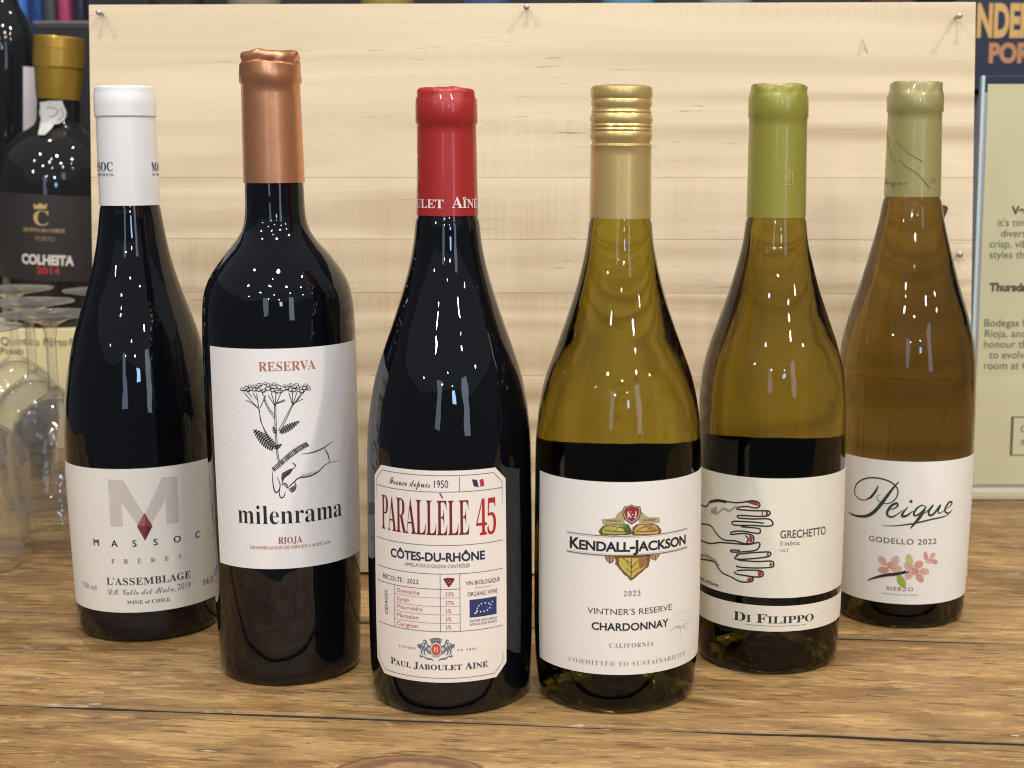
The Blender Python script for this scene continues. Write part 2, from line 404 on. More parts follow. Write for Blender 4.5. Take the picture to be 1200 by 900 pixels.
def text_geo(s, style='sans', off=0.0, spacing=1.0, caps=None):
    """verts, faces scaled so that a capital is 1 high; caps = size of lower-case letters drawn as small capitals"""
    hv, _ = raw_text('H', style, 0, 1); ch = max(v[1] for v in hv)
    if caps is None and not (style != 'sans' and any(c in ACC for c in s)):
        vs, fs = raw_text(s, style, off, spacing)
        return [(x/ch, y/ch) for x, y in vs], fs
    V, Fc, x = [], [], 0.0
    ww = lambda t_: max(v[0] for v in raw_text(t_, style, 0, 1)[0])
    for c in s:
        if c == ' ': x += .38; continue
        k, acc = 1.0, None
        if caps and c.islower(): k = caps; c = c.upper()
        if c in ACC: c, acc = ACC[c]
        vs, fs = raw_text(c, style, off, 1)
        x0 = min(v[0] for v in vs); x1 = max(v[0] for v in vs); b = len(V)
        V += [(x+vx/ch*k, vy/ch*k) for vx, vy in vs]; Fc += [tuple(b+i for i in f) for f in fs]
        if acc:
            cx, t, y0 = x+(x0+x1)/2/ch*k, .06, k*1.06
            segs = {'g': [((cx-.17, y0+.15), (cx+.08, y0))], 'a': [((cx+.17, y0+.15), (cx-.08, y0))], 'c': [((cx-.17, y0), (cx, y0+.15)), ((cx, y0+.15), (cx+.17, y0))]}[acc]
            for (ax, ay), (bx, by) in segs:
                b = len(V); V += [(ax-t, ay), (ax+t, ay), (bx+t, by), (bx-t, by)]; Fc.append((b, b+1, b+2, b+3))
        x += (ww('H'+c+'H')-ww('HH'))/ch*k+.03*(spacing-1)*10
    return V, Fc
def slice_geo(V, Fc, step):
    xs = [v[0] for v in V]; x0, x1 = min(xs), max(xs)
    if x1-x0 < step*1.5: return V, Fc
    bm = bmesh.new(); bv = [bm.verts.new((x, y, 0)) for x, y in V]
    for f in Fc:
        try: bm.faces.new([bv[i] for i in f])
        except ValueError: pass
    x = x0+step
    while x < x1:
        bmesh.ops.bisect_plane(bm, geom=bm.verts[:]+bm.edges[:]+bm.faces[:], plane_co=(x, 0, 0), plane_no=(1, 0, 0)); x += step
    bm.verts.index_update()
    V2 = [(v.co.x, v.co.y) for v in bm.verts]; F2 = [tuple(v.index for v in f.verts) for f in bm.faces]; bm.free()
    return V2, F2

def ink(col):
    k = 'ink_%d_%d_%d' % col
    return plain(k, srgb(*col), .55)

class Surf:
    """a surface of revolution on which paper and print are laid"""
    def __init__(s, M, rad):
        s.M, s.rad = M, rad
        o = M.translation; s.phc = math.atan2(-o.x, o.y)
    def P(s, ph, z, off=0.0):
        r = s.rad(z)+off
        return (r*math.sin(ph), -r*math.cos(ph), z)
    def pr(s, ph, z): return proj(s.M @ Vector(s.P(ph, z)))
    def z_of(s, px, py):
        """height on the near side of the surface seen at a pixel, plus angle"""
        z = .1; ph = s.phc
        for _ in range(7):
            ph = s.ph_of(px, z)
            a, b = -.02, .5
            for _ in range(22):
                m = (a+b)/2
                if s.pr(ph, m)[1] > py: a = m
                else: b = m
            z = (a+b)/2
        return ph, z
    def ph_of(s, px, z):
        a, b = s.phc-R(86), s.phc+R(86)
        for _ in range(22):
            m = (a+b)/2
            if s.pr(m, z)[0] < px: a = m
            else: b = m
        return (a+b)/2

class Art:
    """print in (angle, height) on a Surf, gathered into one mesh per named part"""
    def __init__(s, surf, base=.00030): s.S, s.base, s.parts, s.n = surf, base, {}, 0
    def add(s, part, V, Fc, col, layer=0):
        vs, fs, mi, mats = s.parts.setdefault(part, ([], [], [], []))
        m = col if isinstance(col, bpy.types.Material) else ink(col)
        if m not in mats: mats.append(m)
        b = len(vs); off = s.base+layer*.00005
        vs += [s.S.P(ph, z, off) for ph, z in V]; fs += [tuple(b+i for i in f) for f in Fc]; mi += [mats.index(m)]*len(Fc)
    def text(s, t, xl, xr, yb, cap, col, style='sans', off=0.0, spacing=1.0, caps=None, part='lettering', layer=1, xc=None):
        xc = (xl+xr)/2 if xc is None else xc
        _, z = s.S.z_of(xc, yb); _, z2 = s.S.z_of(xc, yb-cap); c = z2-z
        pl, pr_ = s.S.ph_of(xl, z), s.S.ph_of(xr, z)
        V, Fc = text_geo(t, style, off, spacing, caps)
        x0, x1 = min(v[0] for v in V), max(v[0] for v in V)
        k = (pr_-pl)/(x1-x0)
        if c > .003 or k > .1: V, Fc = slice_geo(V, Fc, .05/k)
        s.add(part, [(pl+(x-x0)*k, z+y*c) for x, y in V], Fc, col, layer)
    def chars(s, t, centres, y, xc, cap, wid, col, style='sans', off=0.0, part='lettering'):
        _, z = s.S.z_of(xc, y); _, z2 = s.S.z_of(xc, y-cap); c = z2-z
        for ch, x in zip(t, centres):
            V, Fc = text_geo(ch, style, off); x0, x1 = min(v[0] for v in V), max(v[0] for v in V)
            ph = s.S.ph_of(x, z); k = c/s.S.rad(z)*wid
            s.add(part, [(ph+(vx-(x0+x1)/2)*k, z+vy*c) for vx, vy in V], Fc, col, 1)
    def vtext(s, t, px, ytop, ybot, cap, col, part='lettering'):
        ph, zt = s.S.z_of(px, ytop); _, zb = s.S.z_of(px, ybot)
        V, Fc = text_geo(t); x0, x1 = min(v[0] for v in V), max(v[0] for v in V)
        k = (zt-zb)/(x1-x0)
        s.add(part, [(ph-(y-.5)*cap/s.S.rad(zb), zb+(x-x0)*k) for x, y in V], Fc, col, 1)
    def uv(s, pts):
        out = []
        for x, y in pts:
            out.append(s.S.z_of(x, y))
        return out
    def poly_uv(s, P, col, part='emblem', layer=0, step=.045):
        t = tessellate_polygon([[Vector((p[0]*.04, p[1], 0)) for p in P]])
        V, Fc = slice_geo([tuple(p) for p in P], [tuple(f) for f in t], step)
        s.add(part, V, Fc, col, layer)
    def poly(s, pts, col, part='emblem', layer=0): s.poly_uv(s.uv(pts), col, part, layer)
    def stroke_uv(s, P, w, col, part='emblem', layer=1, taper=False):
        """w in metres"""
        r = s.S.rad(P[0][1]); Q = [(p[0]*r, p[1]) for p in P]
        # subdivide long runs so that they follow the curve
        D = [Q[0]]
        for a, b in zip(Q, Q[1:]):
            n = max(1, int(abs(b[0]-a[0])/.002))
            for k in range(1, n+1): D.append((a[0]+(b[0]-a[0])*k/n, a[1]+(b[1]-a[1])*k/n))
        V, Fc, n = [], [], len(D)
        for i, p in enumerate(D):
            a, b = D[max(0, i-1)], D[min(n-1, i+1)]
            dx, dy = b[0]-a[0], b[1]-a[1]; l = math.hypot(dx, dy) or 1
            ww = w/2 if not taper else w/2*(.3+.9*math.sin(math.pi*min(1, max(0, i/(n-1)))))
            V += [((p[0]-dy/l*ww)/r, p[1]+dx/l*ww), ((p[0]+dy/l*ww)/r, p[1]-dx/l*ww)]
        for i in range(n-1): Fc.append((2*i, 2*i+1, 2*i+3, 2*i+2))
        s.add(part, V, Fc, col, layer)
    def stroke(s, pts, w, col, part='emblem', layer=1, taper=False, smooth=True):
        P = s.uv(pts)
        if smooth and len(P) > 2:
            Q = []
            for i in range(len(P)-1):
                p0, p1, p2, p3 = P[max(0, i-1)], P[i], P[i+1], P[min(len(P)-1, i+2)]
                for k in range(6):
                    t = k/6
                    Q.append(tuple(.5*((2*p1[j])+(-p0[j]+p2[j])*t+(2*p0[j]-5*p1[j]+4*p2[j]-p3[j])*t*t+(-p0[j]+3*p1[j]-3*p2[j]+p3[j])*t**3) for j in (0, 1)))
            Q.append(P[-1]); P = Q
        s.stroke_uv(P, w, col, part, layer, taper)
    def dot(s, x, y, r, col, part='emblem', layer=1, sy=1.0, n=12):
        ph, z = s.S.z_of(x, y); rr = s.S.rad(z)
        s.add(part, [(ph+r*math.cos(2*math.pi*k/n)/rr, z+sy*r*math.sin(2*math.pi*k/n)) for k in range(n)], [tuple(range(n))], col, layer)
    def build(s, parent):
        for name, (vs, fs, mi, mats) in s.parts.items(): obj(name, mesh(name, vs, fs, mats, mi), parent)

def paper(S, name, m, outline, parent, off=.0001, th=.00015):
    """curved paper sheet with its own thickness, outline in (angle, height)"""
    t = tessellate_polygon([[Vector((p[0]*.04, p[1], 0)) for p in outline]])
    V, Fc = slice_geo(list(outline), [tuple(f) for f in t], .035)
    # also slice by height so that it follows a tapering wall
    V2, F2 = slice_geo([(y, x) for x, y in V], [tuple(f) for f in Fc], .006)
    V = [(y, x) for x, y in V2]
    vs = [S.P(p, z, off+th) for p, z in V]; n = len(vs)
    vs += [S.P(p, z, off) for p, z in V]
    fs = [f for f in F2] + [tuple(n+i for i in f[::-1]) for f in F2]
    ed = {}
    for f in F2:
        for a, b in zip(f, f[1:]+f[:1]): ed[(a, b)] = 1
    for a, b in ed:
        if (b, a) not in ed: fs.append((b, a, n+a, n+b))
    me = mesh(name, vs, fs, m)
    bm = bmesh.new(); bm.from_mesh(me); bmesh.ops.recalc_face_normals(bm, faces=bm.faces); bm.to_mesh(me); bm.free()
    me.polygons.foreach_set('use_smooth', [True]*len(me.polygons))
    me.set_sharp_from_angle(angle=R(40))
    return obj(name, me, parent)
def rect(S, pl, pr_, z0, z1):
    return [(pl, z0), (pr_, z0), (pr_, z1), (pl, z1)]

# ------------------------------------------------------------------ bottles
BG = 'wine bottles lined up on the table'
def bottle(name, label, base, axis_top, caprof, body, gmat, cmat, group=BG, zbase=0.0, Rb=.9, neck=None, capname='capsule', warp=None, inner=None, cat='wine bottle'):
    """base (px, py) = axis and front foot in the photo; axis_top (px, py) = axis near the mouth; profiles as (row, half width)"""
    yb, xb = base[1], base[0]
    p = ground(xb, yb, zbase)
    for _ in range(6):                                   # stand the foot ring so that its front meets the row yb
        d = proj(p)[2]; rf = body[-1][1]*d/F*Rb
        g = ground(xb, yb, zbase); p = Vector((g.x, g.y+rf, zbase)); p.x = (xb-PPX)*proj(p)[2]/F
    # small lean measured from the upper axis
    zt = .28; ry = 0.0
    for _ in range(4):
        M = Matrix.Translation(p) @ Matrix.Rotation(ry, 4, 'Y')
        a, b = 0, .5
        for _ in range(30):
            m = (a+b)/2
            if proj(M @ Vector((0, 0, m)))[1] > axis_top[1]: a = m
            else: b = m
        q = proj(M @ Vector((0, 0, a))); ry += (axis_top[0]-q[0])*q[2]/F/a
    M = Matrix.Translation(p) @ Matrix.Rotation(ry, 4, 'Y')
    def conv(rows):
        out = []
        for y, hw in rows:
            a, b = -.02, .6
            for _ in range(30):
                m = (a+b)/2
                if proj(M @ Vector((0, 0, m)))[1] > y: a = m
                else: b = m
            out.append((a, hw*proj(M @ Vector((0, 0, a)))[2]/F))
        return out[::-1]
    bd, cp = conv(body), conv(caprof)
    R0 = bd[0][1]
    heel = [(R0*Rb-.004, .0012), (R0*Rb, 0), (R0*Rb+(R0*(1-Rb))*.55, .0016), (R0*Rb+(R0*(1-Rb))*.85, .0055)]
    pts = [(z, r) for z, r in bd if z > .014]
    f = pchip([.0055]+[z for z, r in pts], [heel[-1][0]]+[r for z, r in pts])
    zc = cp[0][0]; ztop = cp[-1][0]
    prof = [(0, .022), (.010, .021), (.022, .012), (R0*Rb-.006, .003)]+heel
    n = 64; z1 = zc+.012
    for k in range(1, n+1):
        z = .0055+(z1-.0055)*k/n; prof.append((f(z) if z < zc else min(f(z), cp[0][1]-.0008), z))
    rn = cp[0][1]-.0010
    prof += [(rn, zc+.02), (rn-.0008, ztop-.004), (rn-.004, ztop-.0035), (0, ztop-.0035)]
    t = thing(name, label, cat, p, group); t.rotation_euler = (0, ry, 0)
    obj('glass_body', lathe('glass_body', prof, gmat, 128), t)
    cpf = [(cp[0][1]-.0006, zc)]+[(r, z) for z, r in cp]
    # stretch out long runs of the capsule so that it can crease
    out = [cpf[0]]
    for a, b in zip(cpf, cpf[1:]):
        k = max(1, int(abs(b[1]-a[1])/.004))
        for i in range(1, k+1): out.append((a[0]+(b[0]-a[0])*i/k, a[1]+(b[1]-a[1])*i/k))
    out += [(cp[-1][1]-.0025, ztop+.0004), (0, ztop+.0006)]
    cme = lathe(capname, out, cmat, 96); cme.set_sharp_from_angle(angle=R(38))
    if warp:                                             # hand-crimped foil: pucker the crown after the edges are set
        for v in cme.vertices:
            x, y, z = v.co; r_ = math.hypot(x, y)
            if r_ < 1e-5: continue
            r2, z2 = warp(r_, z, math.atan2(x, -y)); v.co = (x*r2/r_, y*r2/r_, z2)
    cap_o = obj(capname, cme, t)
    fc = pchip([z for z, r in cp], [r for z, r in cp])
    fall = lambda z: fc(z) if z >= zc else f(z)
    S = Surf(M, fall)
    return t, cap_o, S, dict(zc=zc, ztop=ztop, f=f, prof=prof)

PAP = lambda name, c, b=.00004: plain(name, srgb(*c), .62, bump=b, bscale=900, noise=.02, nscale=500)
RED_GLASS = bottle_glass('dark_red_wine_glass', (.003, .0032, .005), 0)
def capmat(name, col, rough, metal, bump=.00025, bs=90):
    return plain(name, srgb(*col), rough, metal, coat=.25, noise=.05, nscale=60, bump=bump, bscale=bs)
def crease(seed, amp, z0):
    rr = random.Random(seed); ph = [rr.uniform(0, 6.28) for _ in range(6)]
    def w(r, z, a):
        k = min(1, max(0, (z-z0)/.012)); k = k*k*(3-2*k)*amp
        return r+k*(.5*math.sin(5*a+ph[0]+z*500)+.35*math.sin(11*a+ph[1]-z*800)), z+k*(.8*math.sin(3*a+ph[2])+.5*math.sin(7*a+ph[3]))
    return w
def Z(x0, y0, s): return lambda *pts: [(x0+x/s, y0+y/s) for x, y in pts]

# ---- bottle 1: white capsule
t1, c1, S1, i1 = bottle('wine_bottle', 'dark bottle with white capsule and grey letter M label, leftmost of the front six', (177.5, 752), (146, 112),
    [(101.5, 31.5), (103, 33.5), (106, 34.2), (109, 34.0), (111, 35.0), (136, 35.2), (138, 33.6), (180, 34.0), (240, 34.4)],
    [(241, 33.8), (280, 39), (327, 49.5), (373, 64.5), (406, 74), (440, 80.5), (479, 85), (536, 86), (620, 84.2), (700, 81.5)],
    RED_GLASS, plain('white_capsule_foil', srgb(226, 226, 228), .38, 0, coat=.3, bump=.0001, bscale=120))
_, zt = S1.z_of(165, 549); _, zb = S1.z_of(172, 717)
lb = paper(S1, 'label', PAP('ivory_label_paper', (228, 225, 218)), rect(S1, S1.phc-R(84), S1.phc+R(100), zb, zt), t1)
A = Art(S1); q = Z(80, 540, 5.0)
A.poly(q((232, 108), (322, 112), (447, 318), (548, 96), (637, 92), (648, 362), (577, 370), (568, 225), (480, 385), (415, 385), (312, 245), (322, 386), (248, 382)), (201, 194, 187), layer=0)
dm = q((447, 303), (493, 382), (450, 468), (402, 382), (452, 380))
for a, b, c_ in ((0, 3, (158, 92, 98)), (0, 1, (132, 56, 66)), (3, 2, (128, 50, 60)), (1, 2, (98, 30, 42))): A.poly([dm[a], dm[b], dm[4]], c_, layer=1)
for dx in (-1.2, 0, 1.2): A.chars('MASSOC', [80+(x+dx)/5 for x in (167, 273, 389, 512, 638, 757)], 540+499/5, 80+450/5, 7.6, 1.0, (30, 28, 30))
A.chars('FRÈRES', [80+x/5 for x in (265, 340, 418, 498, 577, 653)], 540+597/5, 80+450/5, 5.2, 1.0, (120, 116, 114), 'serif')
A.text("L'ASSEMBLAGE", 125.6, 223, 684.3, 8.2, (60, 56, 58), 'serif', spacing=1.05)
A.text('D.O. Valle del Itata, 2019', 127, 223, 695.8, 6.5, (110, 104, 104), 'script')
A.text('WINE of CHILE', 149, 199.5, 706.7, 4.0, (90, 86, 84), 'serif')
A.text('750 ml', 97.5, 114, 689.8, 6, (150, 146, 142), 'serif')
A.text('14.5%', 237, 252, 683, 6.5, (120, 116, 112), 'serif')
A.build(lb)
A = Art(S1, .0002)
A.text('SSOC', 114, 132.5, 200, 10, (70, 74, 92), 'serif'); A.text('FRÈRES', 114.3, 133, 206, 3, (120, 122, 132), 'serif')
A.build(c1); A = Art(S1, .0002)
A.text('MAS', 177.5, 186.5, 200, 10, (70, 74, 92), 'serif'); A.text('FR', 178, 186, 206, 3, (120, 122, 132), 'serif')
A.build(c1)

# ---- bottle 2: copper capsule
t2, c2, S2, i2 = bottle('wine_bottle', 'tall square shouldered dark wine bottle with copper capsule and white herb in hand label', (341.5, 804), (316.5, 80),
    [(61, 31), (63, 33.4), (67, 34.3), (70, 33.8), (73, 33.3), (75.5, 35.4), (96.5, 36), (99.5, 34), (214, 35.4)],
    [(215, 34), (240, 34.2), (251, 34.8), (258, 35.8), (268, 38.5), (277, 43.2), (285, 49), (293, 56.5), (301.6, 63.5), (310, 69.5), (318.5, 75), (335, 82.8), (352, 86.2), (377, 87.6), (404, 88), (650, 84.8), (770, 81.4)],
    RED_GLASS, capmat('copper_foil', (214, 150, 110), .36, .8, .0002), warp=crease(3, .00055, .292), Rb=.92)
_, zt = S2.z_of(333, 408.4); _, zb = S2.z_of(340, 666)
lb = paper(S2, 'label', PAP('white_label_paper', (233, 231, 230)), rect(S2, S2.ph_of(246.5, zt), S2.ph_of(416, zt), zb, zt), t2)
A = Art(S2); q = Z(230, 380, 2.045); K = (150, 84, 58); D = (40, 38, 40)
def T(t, xl, xr, yb, cap, col, *a, **k): A.text(t, 230+xl/2.045, 230+xr/2.045, 380+yb/2.045, cap/2.045, col, *a, **k)
T('RESERVA', 150, 285, 111, 22, (176, 104, 74), 'serif', -.004)
T('milenrama', 102, 347, 477, 44, (34, 32, 34), 'serif', -.007)
T('RIOJA', 197, 254, 524, 15, K, 'serif'); T('DENOMINACION DE ORIGEN CALIFICADA', 130, 322, 537.5, 7.5, (176, 104, 74), 'serif')
q = Z(270, 430, 5.0); w = .00032
def S_(pts, w_=w, tp=False, col=D): A.stroke(q(*pts), w_, col, taper=tp)
for off in (-4, 4): S_([(262+off, 225), (264+off, 300), (268+off, 400), (275+off, 500), (287+off, 566)])
for pts in ([(168, 245), (185, 330), (215, 400), (255, 465)], [(195, 180), (215, 235), (258, 300)], [(200, 178), (224, 235), (262, 285)], [(365, 225), (330, 300), (290, 385)], [(360, 222), (322, 296), (282, 372)], [(172, 248), (180, 320), (225, 408)]): S_(pts)
for a, b in (((168, 245), (82, 150)), ((168, 245), (120, 205)), ((120, 205), (92, 196)), ((168, 245), (155, 155)), ((175, 240), (208, 165)), ((262, 228), (222, 165)), ((262, 228), (240, 150)), ((262, 228), (268, 145)), ((262, 228), (300, 145)), ((270, 215), (322, 196)), ((274, 210), (318, 190)), ((365, 225), (342, 150)), ((365, 225), (362, 145)), ((365, 225), (388, 148)), ((365, 225), (420, 145)), ((365, 225), (445, 128)), ((375, 210), (425, 186)), ((130, 175), (100, 145)), ((155, 190), (135, 150)), ((205, 180), (185, 150))):
    S_([a, b], .00035)
rr = random.Random(4)
for k in range(80):
    x = 72+388*k/79+rr.uniform(-5, 5); env = 1-((x-265)/215)**2*.55
    y = 128-30*env*rr.uniform(-.5, 1)+rr.uniform(-4, 4)
    px, py = q((x, y))[0]; r_ = rr.uniform(.0008, .0013)
    A.dot(px, py, r_, D, layer=1+(k % 3), sy=.75, n=9); A.dot(px, py-.2, r_*.66, (222, 220, 218), layer=1.5+(k % 3), sy=.7, n=9)
def leaf(a, b, n, L, wid_=.0006):
    dx, dy = b[0]-a[0], b[1]-a[1]; l = math.hypot(dx, dy); ux, uy = dx/l, dy/l
    S_([a, b], .0004)
    for k in range(1, n):
        t = k/n; e = L*math.sin(math.pi*(.15+.8*t))
        for s_ in (-1, 1):
            x, y = a[0]+dx*t, a[1]+dy*t
            S_([(x, y), (x-ux*e*.35-uy*s_*e, y-uy*e*.35+ux*s_*e)], wid_)
leaf((260, 478), (135, 365), 12, 34, .0008); leaf((288, 385), (405, 316), 10, 20, .0008); leaf((262, 478), (302, 450), 5, 12); leaf((266, 392), (250, 345), 4, 12)
for k in range(34):                                    # furry sprig wound over the fingers
    t = k/33; x = 252+200*t; y = 600-45*math.sin(t*2.2)*1.0-112*t**1.3; e = 20-6*abs(t-.6)
    S_([(x-e*.5, y-e*.7), (x+rr.uniform(-3, 3), y), (x+e*.45, y+e*.65)], .00042)
for pts in ([(415, 510), (480, 500), (540, 475), (595, 435)], [(548, 475), (570, 515), (578, 560)], [(640, 545), (575, 562), (540, 585), (510, 615), (460, 640), (400, 650), (365, 680), (335, 705), (318, 692), (300, 690)],
            [(300, 680), (320, 640), (372, 592)], [(248, 610), (248, 660), (256, 715), (270, 735), (288, 715), (290, 680), (272, 640)], [(290, 720), (288, 750), (300, 766), (315, 755), (322, 728)],
            [(335, 708), (360, 732), (380, 712), (382, 685), (370, 672)], [(300, 690), (312, 682), (332, 690), (330, 712)], [(372, 592), (380, 575), (362, 560)]): S_(pts, .0005, True)
A.poly(q((302, 622), (345, 598), (372, 590), (350, 625), (318, 650), (304, 680), (298, 650)), (70, 68, 70), layer=0)
A.poly(q((345, 712), (378, 690), (376, 715), (360, 730)), (88, 86, 88), layer=0)
for k in range(9): S_([(500-k*12, 628+k*3.0), (515-k*12, 606+k*3)], .00022)
A.build(lb)

# ---- bottle 3: red capsule
t3, c3, S3, i3 = bottle('wine_bottle', 'dark wine bottle with red capsule and cream table style label with cut corners', (529.5, 838.3), (523, 107),
    [(104, 31), (106, 33), (109, 34), (113, 34), (117, 36), (143.5, 36.3), (146, 34.5), (252, 36)],
    [(253, 36.3), (262, 37.5), (281, 39.4), (312, 45.2), (343, 53.7), (374, 63.7), (405, 74.5), (436, 84.3), (467, 90.5), (498, 94.2), (525, 95.5), (700, 95.3), (770, 93.6)],
    RED_GLASS, plain('red_foil', srgb(168, 38, 36), .42, .1, coat=.5, noise=.04, bump=.00015, bscale=90), warp=crease(8, .0005, .285))
_, zt = S3.z_of(517, 551.7); _, zb = S3.z_of(517, 799.8)
pl, pr_ = S3.ph_of(440.6, (zt+zb)/2), S3.ph_of(593, (zt+zb)/2)
def cutrect(i, c):                     # inset i metres, cut c metres
    r = S3.rad(.1); a, b, cc = pl+i/r, pr_-i/r, c/r
    return [(a+cc, zb+i), (b-cc, zb+i), (b, zb+i+c), (b, zt-i-c), (b-cc, zt-i), (a+cc, zt-i), (a, zt-i-c), (a, zb+i+c)]
lb = paper(S3, 'label', PAP('cream_label_paper', (235, 226, 218)), cutrect(0, .006), t3)
A = Art(S3); q = Z(430, 540, 6.43); q6 = Z(430, 660, 6.0); NV = (36, 42, 68); LN = (96, 92, 100); RD = (116, 24, 26); SM = (186, 92, 84)
bp_ = cutrect(.0022, .0048); A.stroke_uv(bp_+[bp_[0]], .00026, LN, 'border')
r3 = S3.rad(.1); a3, b3 = pl+.0022/r3, pr_-.0022/r3
def zc_(y, x=517): return S3.z_of(x, y)[1]
def hl(y, xa=None, xb=None, w_=.00026, col=LN):
    z = zc_(y); A.stroke_uv([(a3 if xa is None else S3.ph_of(xa, z), z), (b3 if xb is None else S3.ph_of(xb, z), z)], w_, col, 'border')
def vl(x, ya, yb, xc=517):
    za, z_ = zc_(ya), zc_(yb); A.stroke_uv([(S3.ph_of(x, za), za), (S3.ph_of(x, za), z_)], .00026, LN, 'border')
hl(576.5); hl(639); hl(672.5); hl(740); hl(690.3, None, 538.7)
for y in (700.5, 710.5, 720.2, 730.2): hl(y, 462.5, 538.7, .0002, (150, 146, 150))
vl(538.4, 558.5, 576.5); vl(515.8, 672.5, 740); vl(538.7, 672.5, 740); vl(462.5, 690.3, 740)
A.text('France depuis 1950', 456.7, 525.2, 570.6, 8, NV, 'script')
A.text('PARALLÈLE', 448.2, 550, 626.8, 41, RD, 'serif', -.006, .9); A.text('45', 558, 581, 626.5, 41, (176, 34, 36), 'serif', -.006, .9)
A.poly(q((790, 138), (828, 142), (840, 196), (805, 190)), (40, 46, 70), 'flag'); A.poly(q((846, 142), (874, 134), (884, 184), (854, 192)), (180, 50, 54), 'flag')
A.stroke(q((790, 138), (805, 190), (840, 196), (884, 184)), .0002, LN, 'flag', smooth=False)
A.text('CÔTES-DU-RHÔNE', 458.5, 568, 657.6, 9.6, NV, off=.03); A.text("APPELLATION D'ORIGINE CONTRÔLÉE", 474.8, 550.2, 665.4, 4, LN)
A.text('RÉCOLTE : 2022', 449.7, 490.8, 681.8, 5.2, NV)
for nm, xr, yb, pc, xr2, y2 in (('Grenache', 492, 695.3, '53%', 532, 698.3), ('Syrah', 480, 704.4, '37%', 532, 708.6), ('Mourvèdre', 495.3, 714.5, '5%', 529, 718.2), ('Marselan', 490.8, 724.2, '3%', 529, 727.8), ('Carignan', 490, 734.2, '2%', 529, 737.2)):
    A.text(nm, 465.8, xr, yb, 4.6, SM); A.text(pc, 522, xr2, y2, 4.6, SM)
A.vtext('CÉPAGES', 453, 691, 719, .0020, NV)
for gx, gy in ((549, 113), (566, 110), (590, 110), (606, 113), (558, 128), (577, 124), (597, 128), (567, 143), (587, 143), (577, 156)):
    px, py = q6((gx, gy))[0]; A.dot(px, py, .00066, (110, 22, 26), 'grape_bunch')
A.stroke(q6((577, 118), (578, 98)), .0003, (90, 60, 40), 'grape_bunch')
A.text('VIN BIOLOGIQUE', 545.8, 585.3, 683.8, 4.8, NV); A.text('ORGANIC WINE', 547.7, 582.5, 696.9, 4.8, NV)
z = zc_(687.6, 566); A.stroke_uv([(S3.ph_of(556, z), z), (S3.ph_of(576, z), z)], .0002, SM)
zA, zB = zc_(701, 566), zc_(721.8, 566); A.poly_uv(rect(S3, S3.ph_of(550, zA), S3.ph_of(581.5, zA), zB, zA), (42, 54, 108), 'organic_logo')
for x, y in ((775, 315), (785, 297), (803, 283), (830, 277), (855, 280), (880, 268), (868, 290), (862, 312), (845, 328), (822, 337), (797, 340), (772, 333), (760, 350)):
    px, py = q6((x, y))[0]; A.dot(px, py, .00042, (226, 228, 232), 'organic_logo', layer=2, n=5)
A.stroke(q6((755, 354), (775, 338)), .0004, (226, 228, 232), 'organic_logo', layer=2)
A.text('CERTIFIÉ PAR FR-BIO-01', 550, 581.7, 727.3, 2.6, NV); A.text('AGRICULTURE FRANCE', 550, 581.7, 731.3, 2.6, NV)
GB = (104, 116, 130)
def C6(pts, w_=.0005, col=GB, tp=True): A.stroke(q6(*pts), w_, col, taper=tp, layer=1)
A.poly(q6((448, 548), (440, 534), (462, 526), (487, 523), (512, 526), (530, 534), (524, 548), (520, 562), (487, 568), (455, 562)), (92, 100, 116))
for k in range(5): C6([(452+k*16, 548), (448+k*19, 532)], .0003, (190, 190, 192), False)
for s_ in (-1, 1):
    f_ = lambda pts: [(487+s_*(487-x), y) for x, y in pts] if s_ > 0 else pts
    g_ = (lambda pts: [(974-x, y) for x, y in pts]) if s_ > 0 else (lambda pts: pts)
    for pts in ([(395, 548), (408, 540), (418, 552), (408, 562), (398, 556)], [(400, 556), (384, 575), (392, 600), (384, 625), (396, 645)], [(418, 556), (428, 580), (424, 610), (436, 640)], [(372, 575), (362, 570), (368, 590), (384, 592)], [(380, 640), (378, 655), (400, 652)], [(405, 580), (414, 600), (404, 622), (414, 648)], [(428, 575), (442, 585), (446, 600)], [(430, 612), (442, 622), (446, 640)], [(398, 650), (420, 668), (450, 672), (470, 684)], [(385, 562), (374, 580), (380, 606)], [(410, 566), (398, 590), (408, 612)]):
        C6(g_(pts), .0007)
for rr_, c_, ly in ((.0029, GB, 1), (.0026, (226, 214, 208), 2), (.0022, (198, 84, 72), 3)):
    px, py = q6((487, 606))[0]; A.dot(px, py, rr_, c_, layer=ly, sy=1.32, n=24)
A.text('PJ', 508.6, 513.4, 763.4, 5, (240, 220, 210), 'serif', layer=5)
A.text('FONDÉE', 468.3, 487.5, 759.6, 2.3, LN, 'serif', spacing=2.2); A.text('EN 1834', 536, 558.3, 762, 2.3, LN, 'serif', spacing=1.6)
A.text('Paul Jaboulet Aîné', 458.7, 571.3, 785.0, 7.6, (42, 62, 88), 'serif', .004, 1.0, caps=.8)
A.build(lb)
A = Art(S3, .0002); WH = (236, 222, 220)
A.text('ulet', 489.2, 520, 243.8, 12.5, WH, 'serif', caps=.8); A.build(c3); A = Art(S3, .0002)
A.text('Aîné', 529.4, 558.6, 243.6, 13, WH, 'serif', caps=.8)
A.build(c3); A = Art(S3, .0002)
A.stroke([(489.0, 183), (490.2, 183.2), (489.9, 190), (490.4, 205), (489.8, 218), (489.2, 222)], .0009, WH, 'lettering')
A.build(c3)

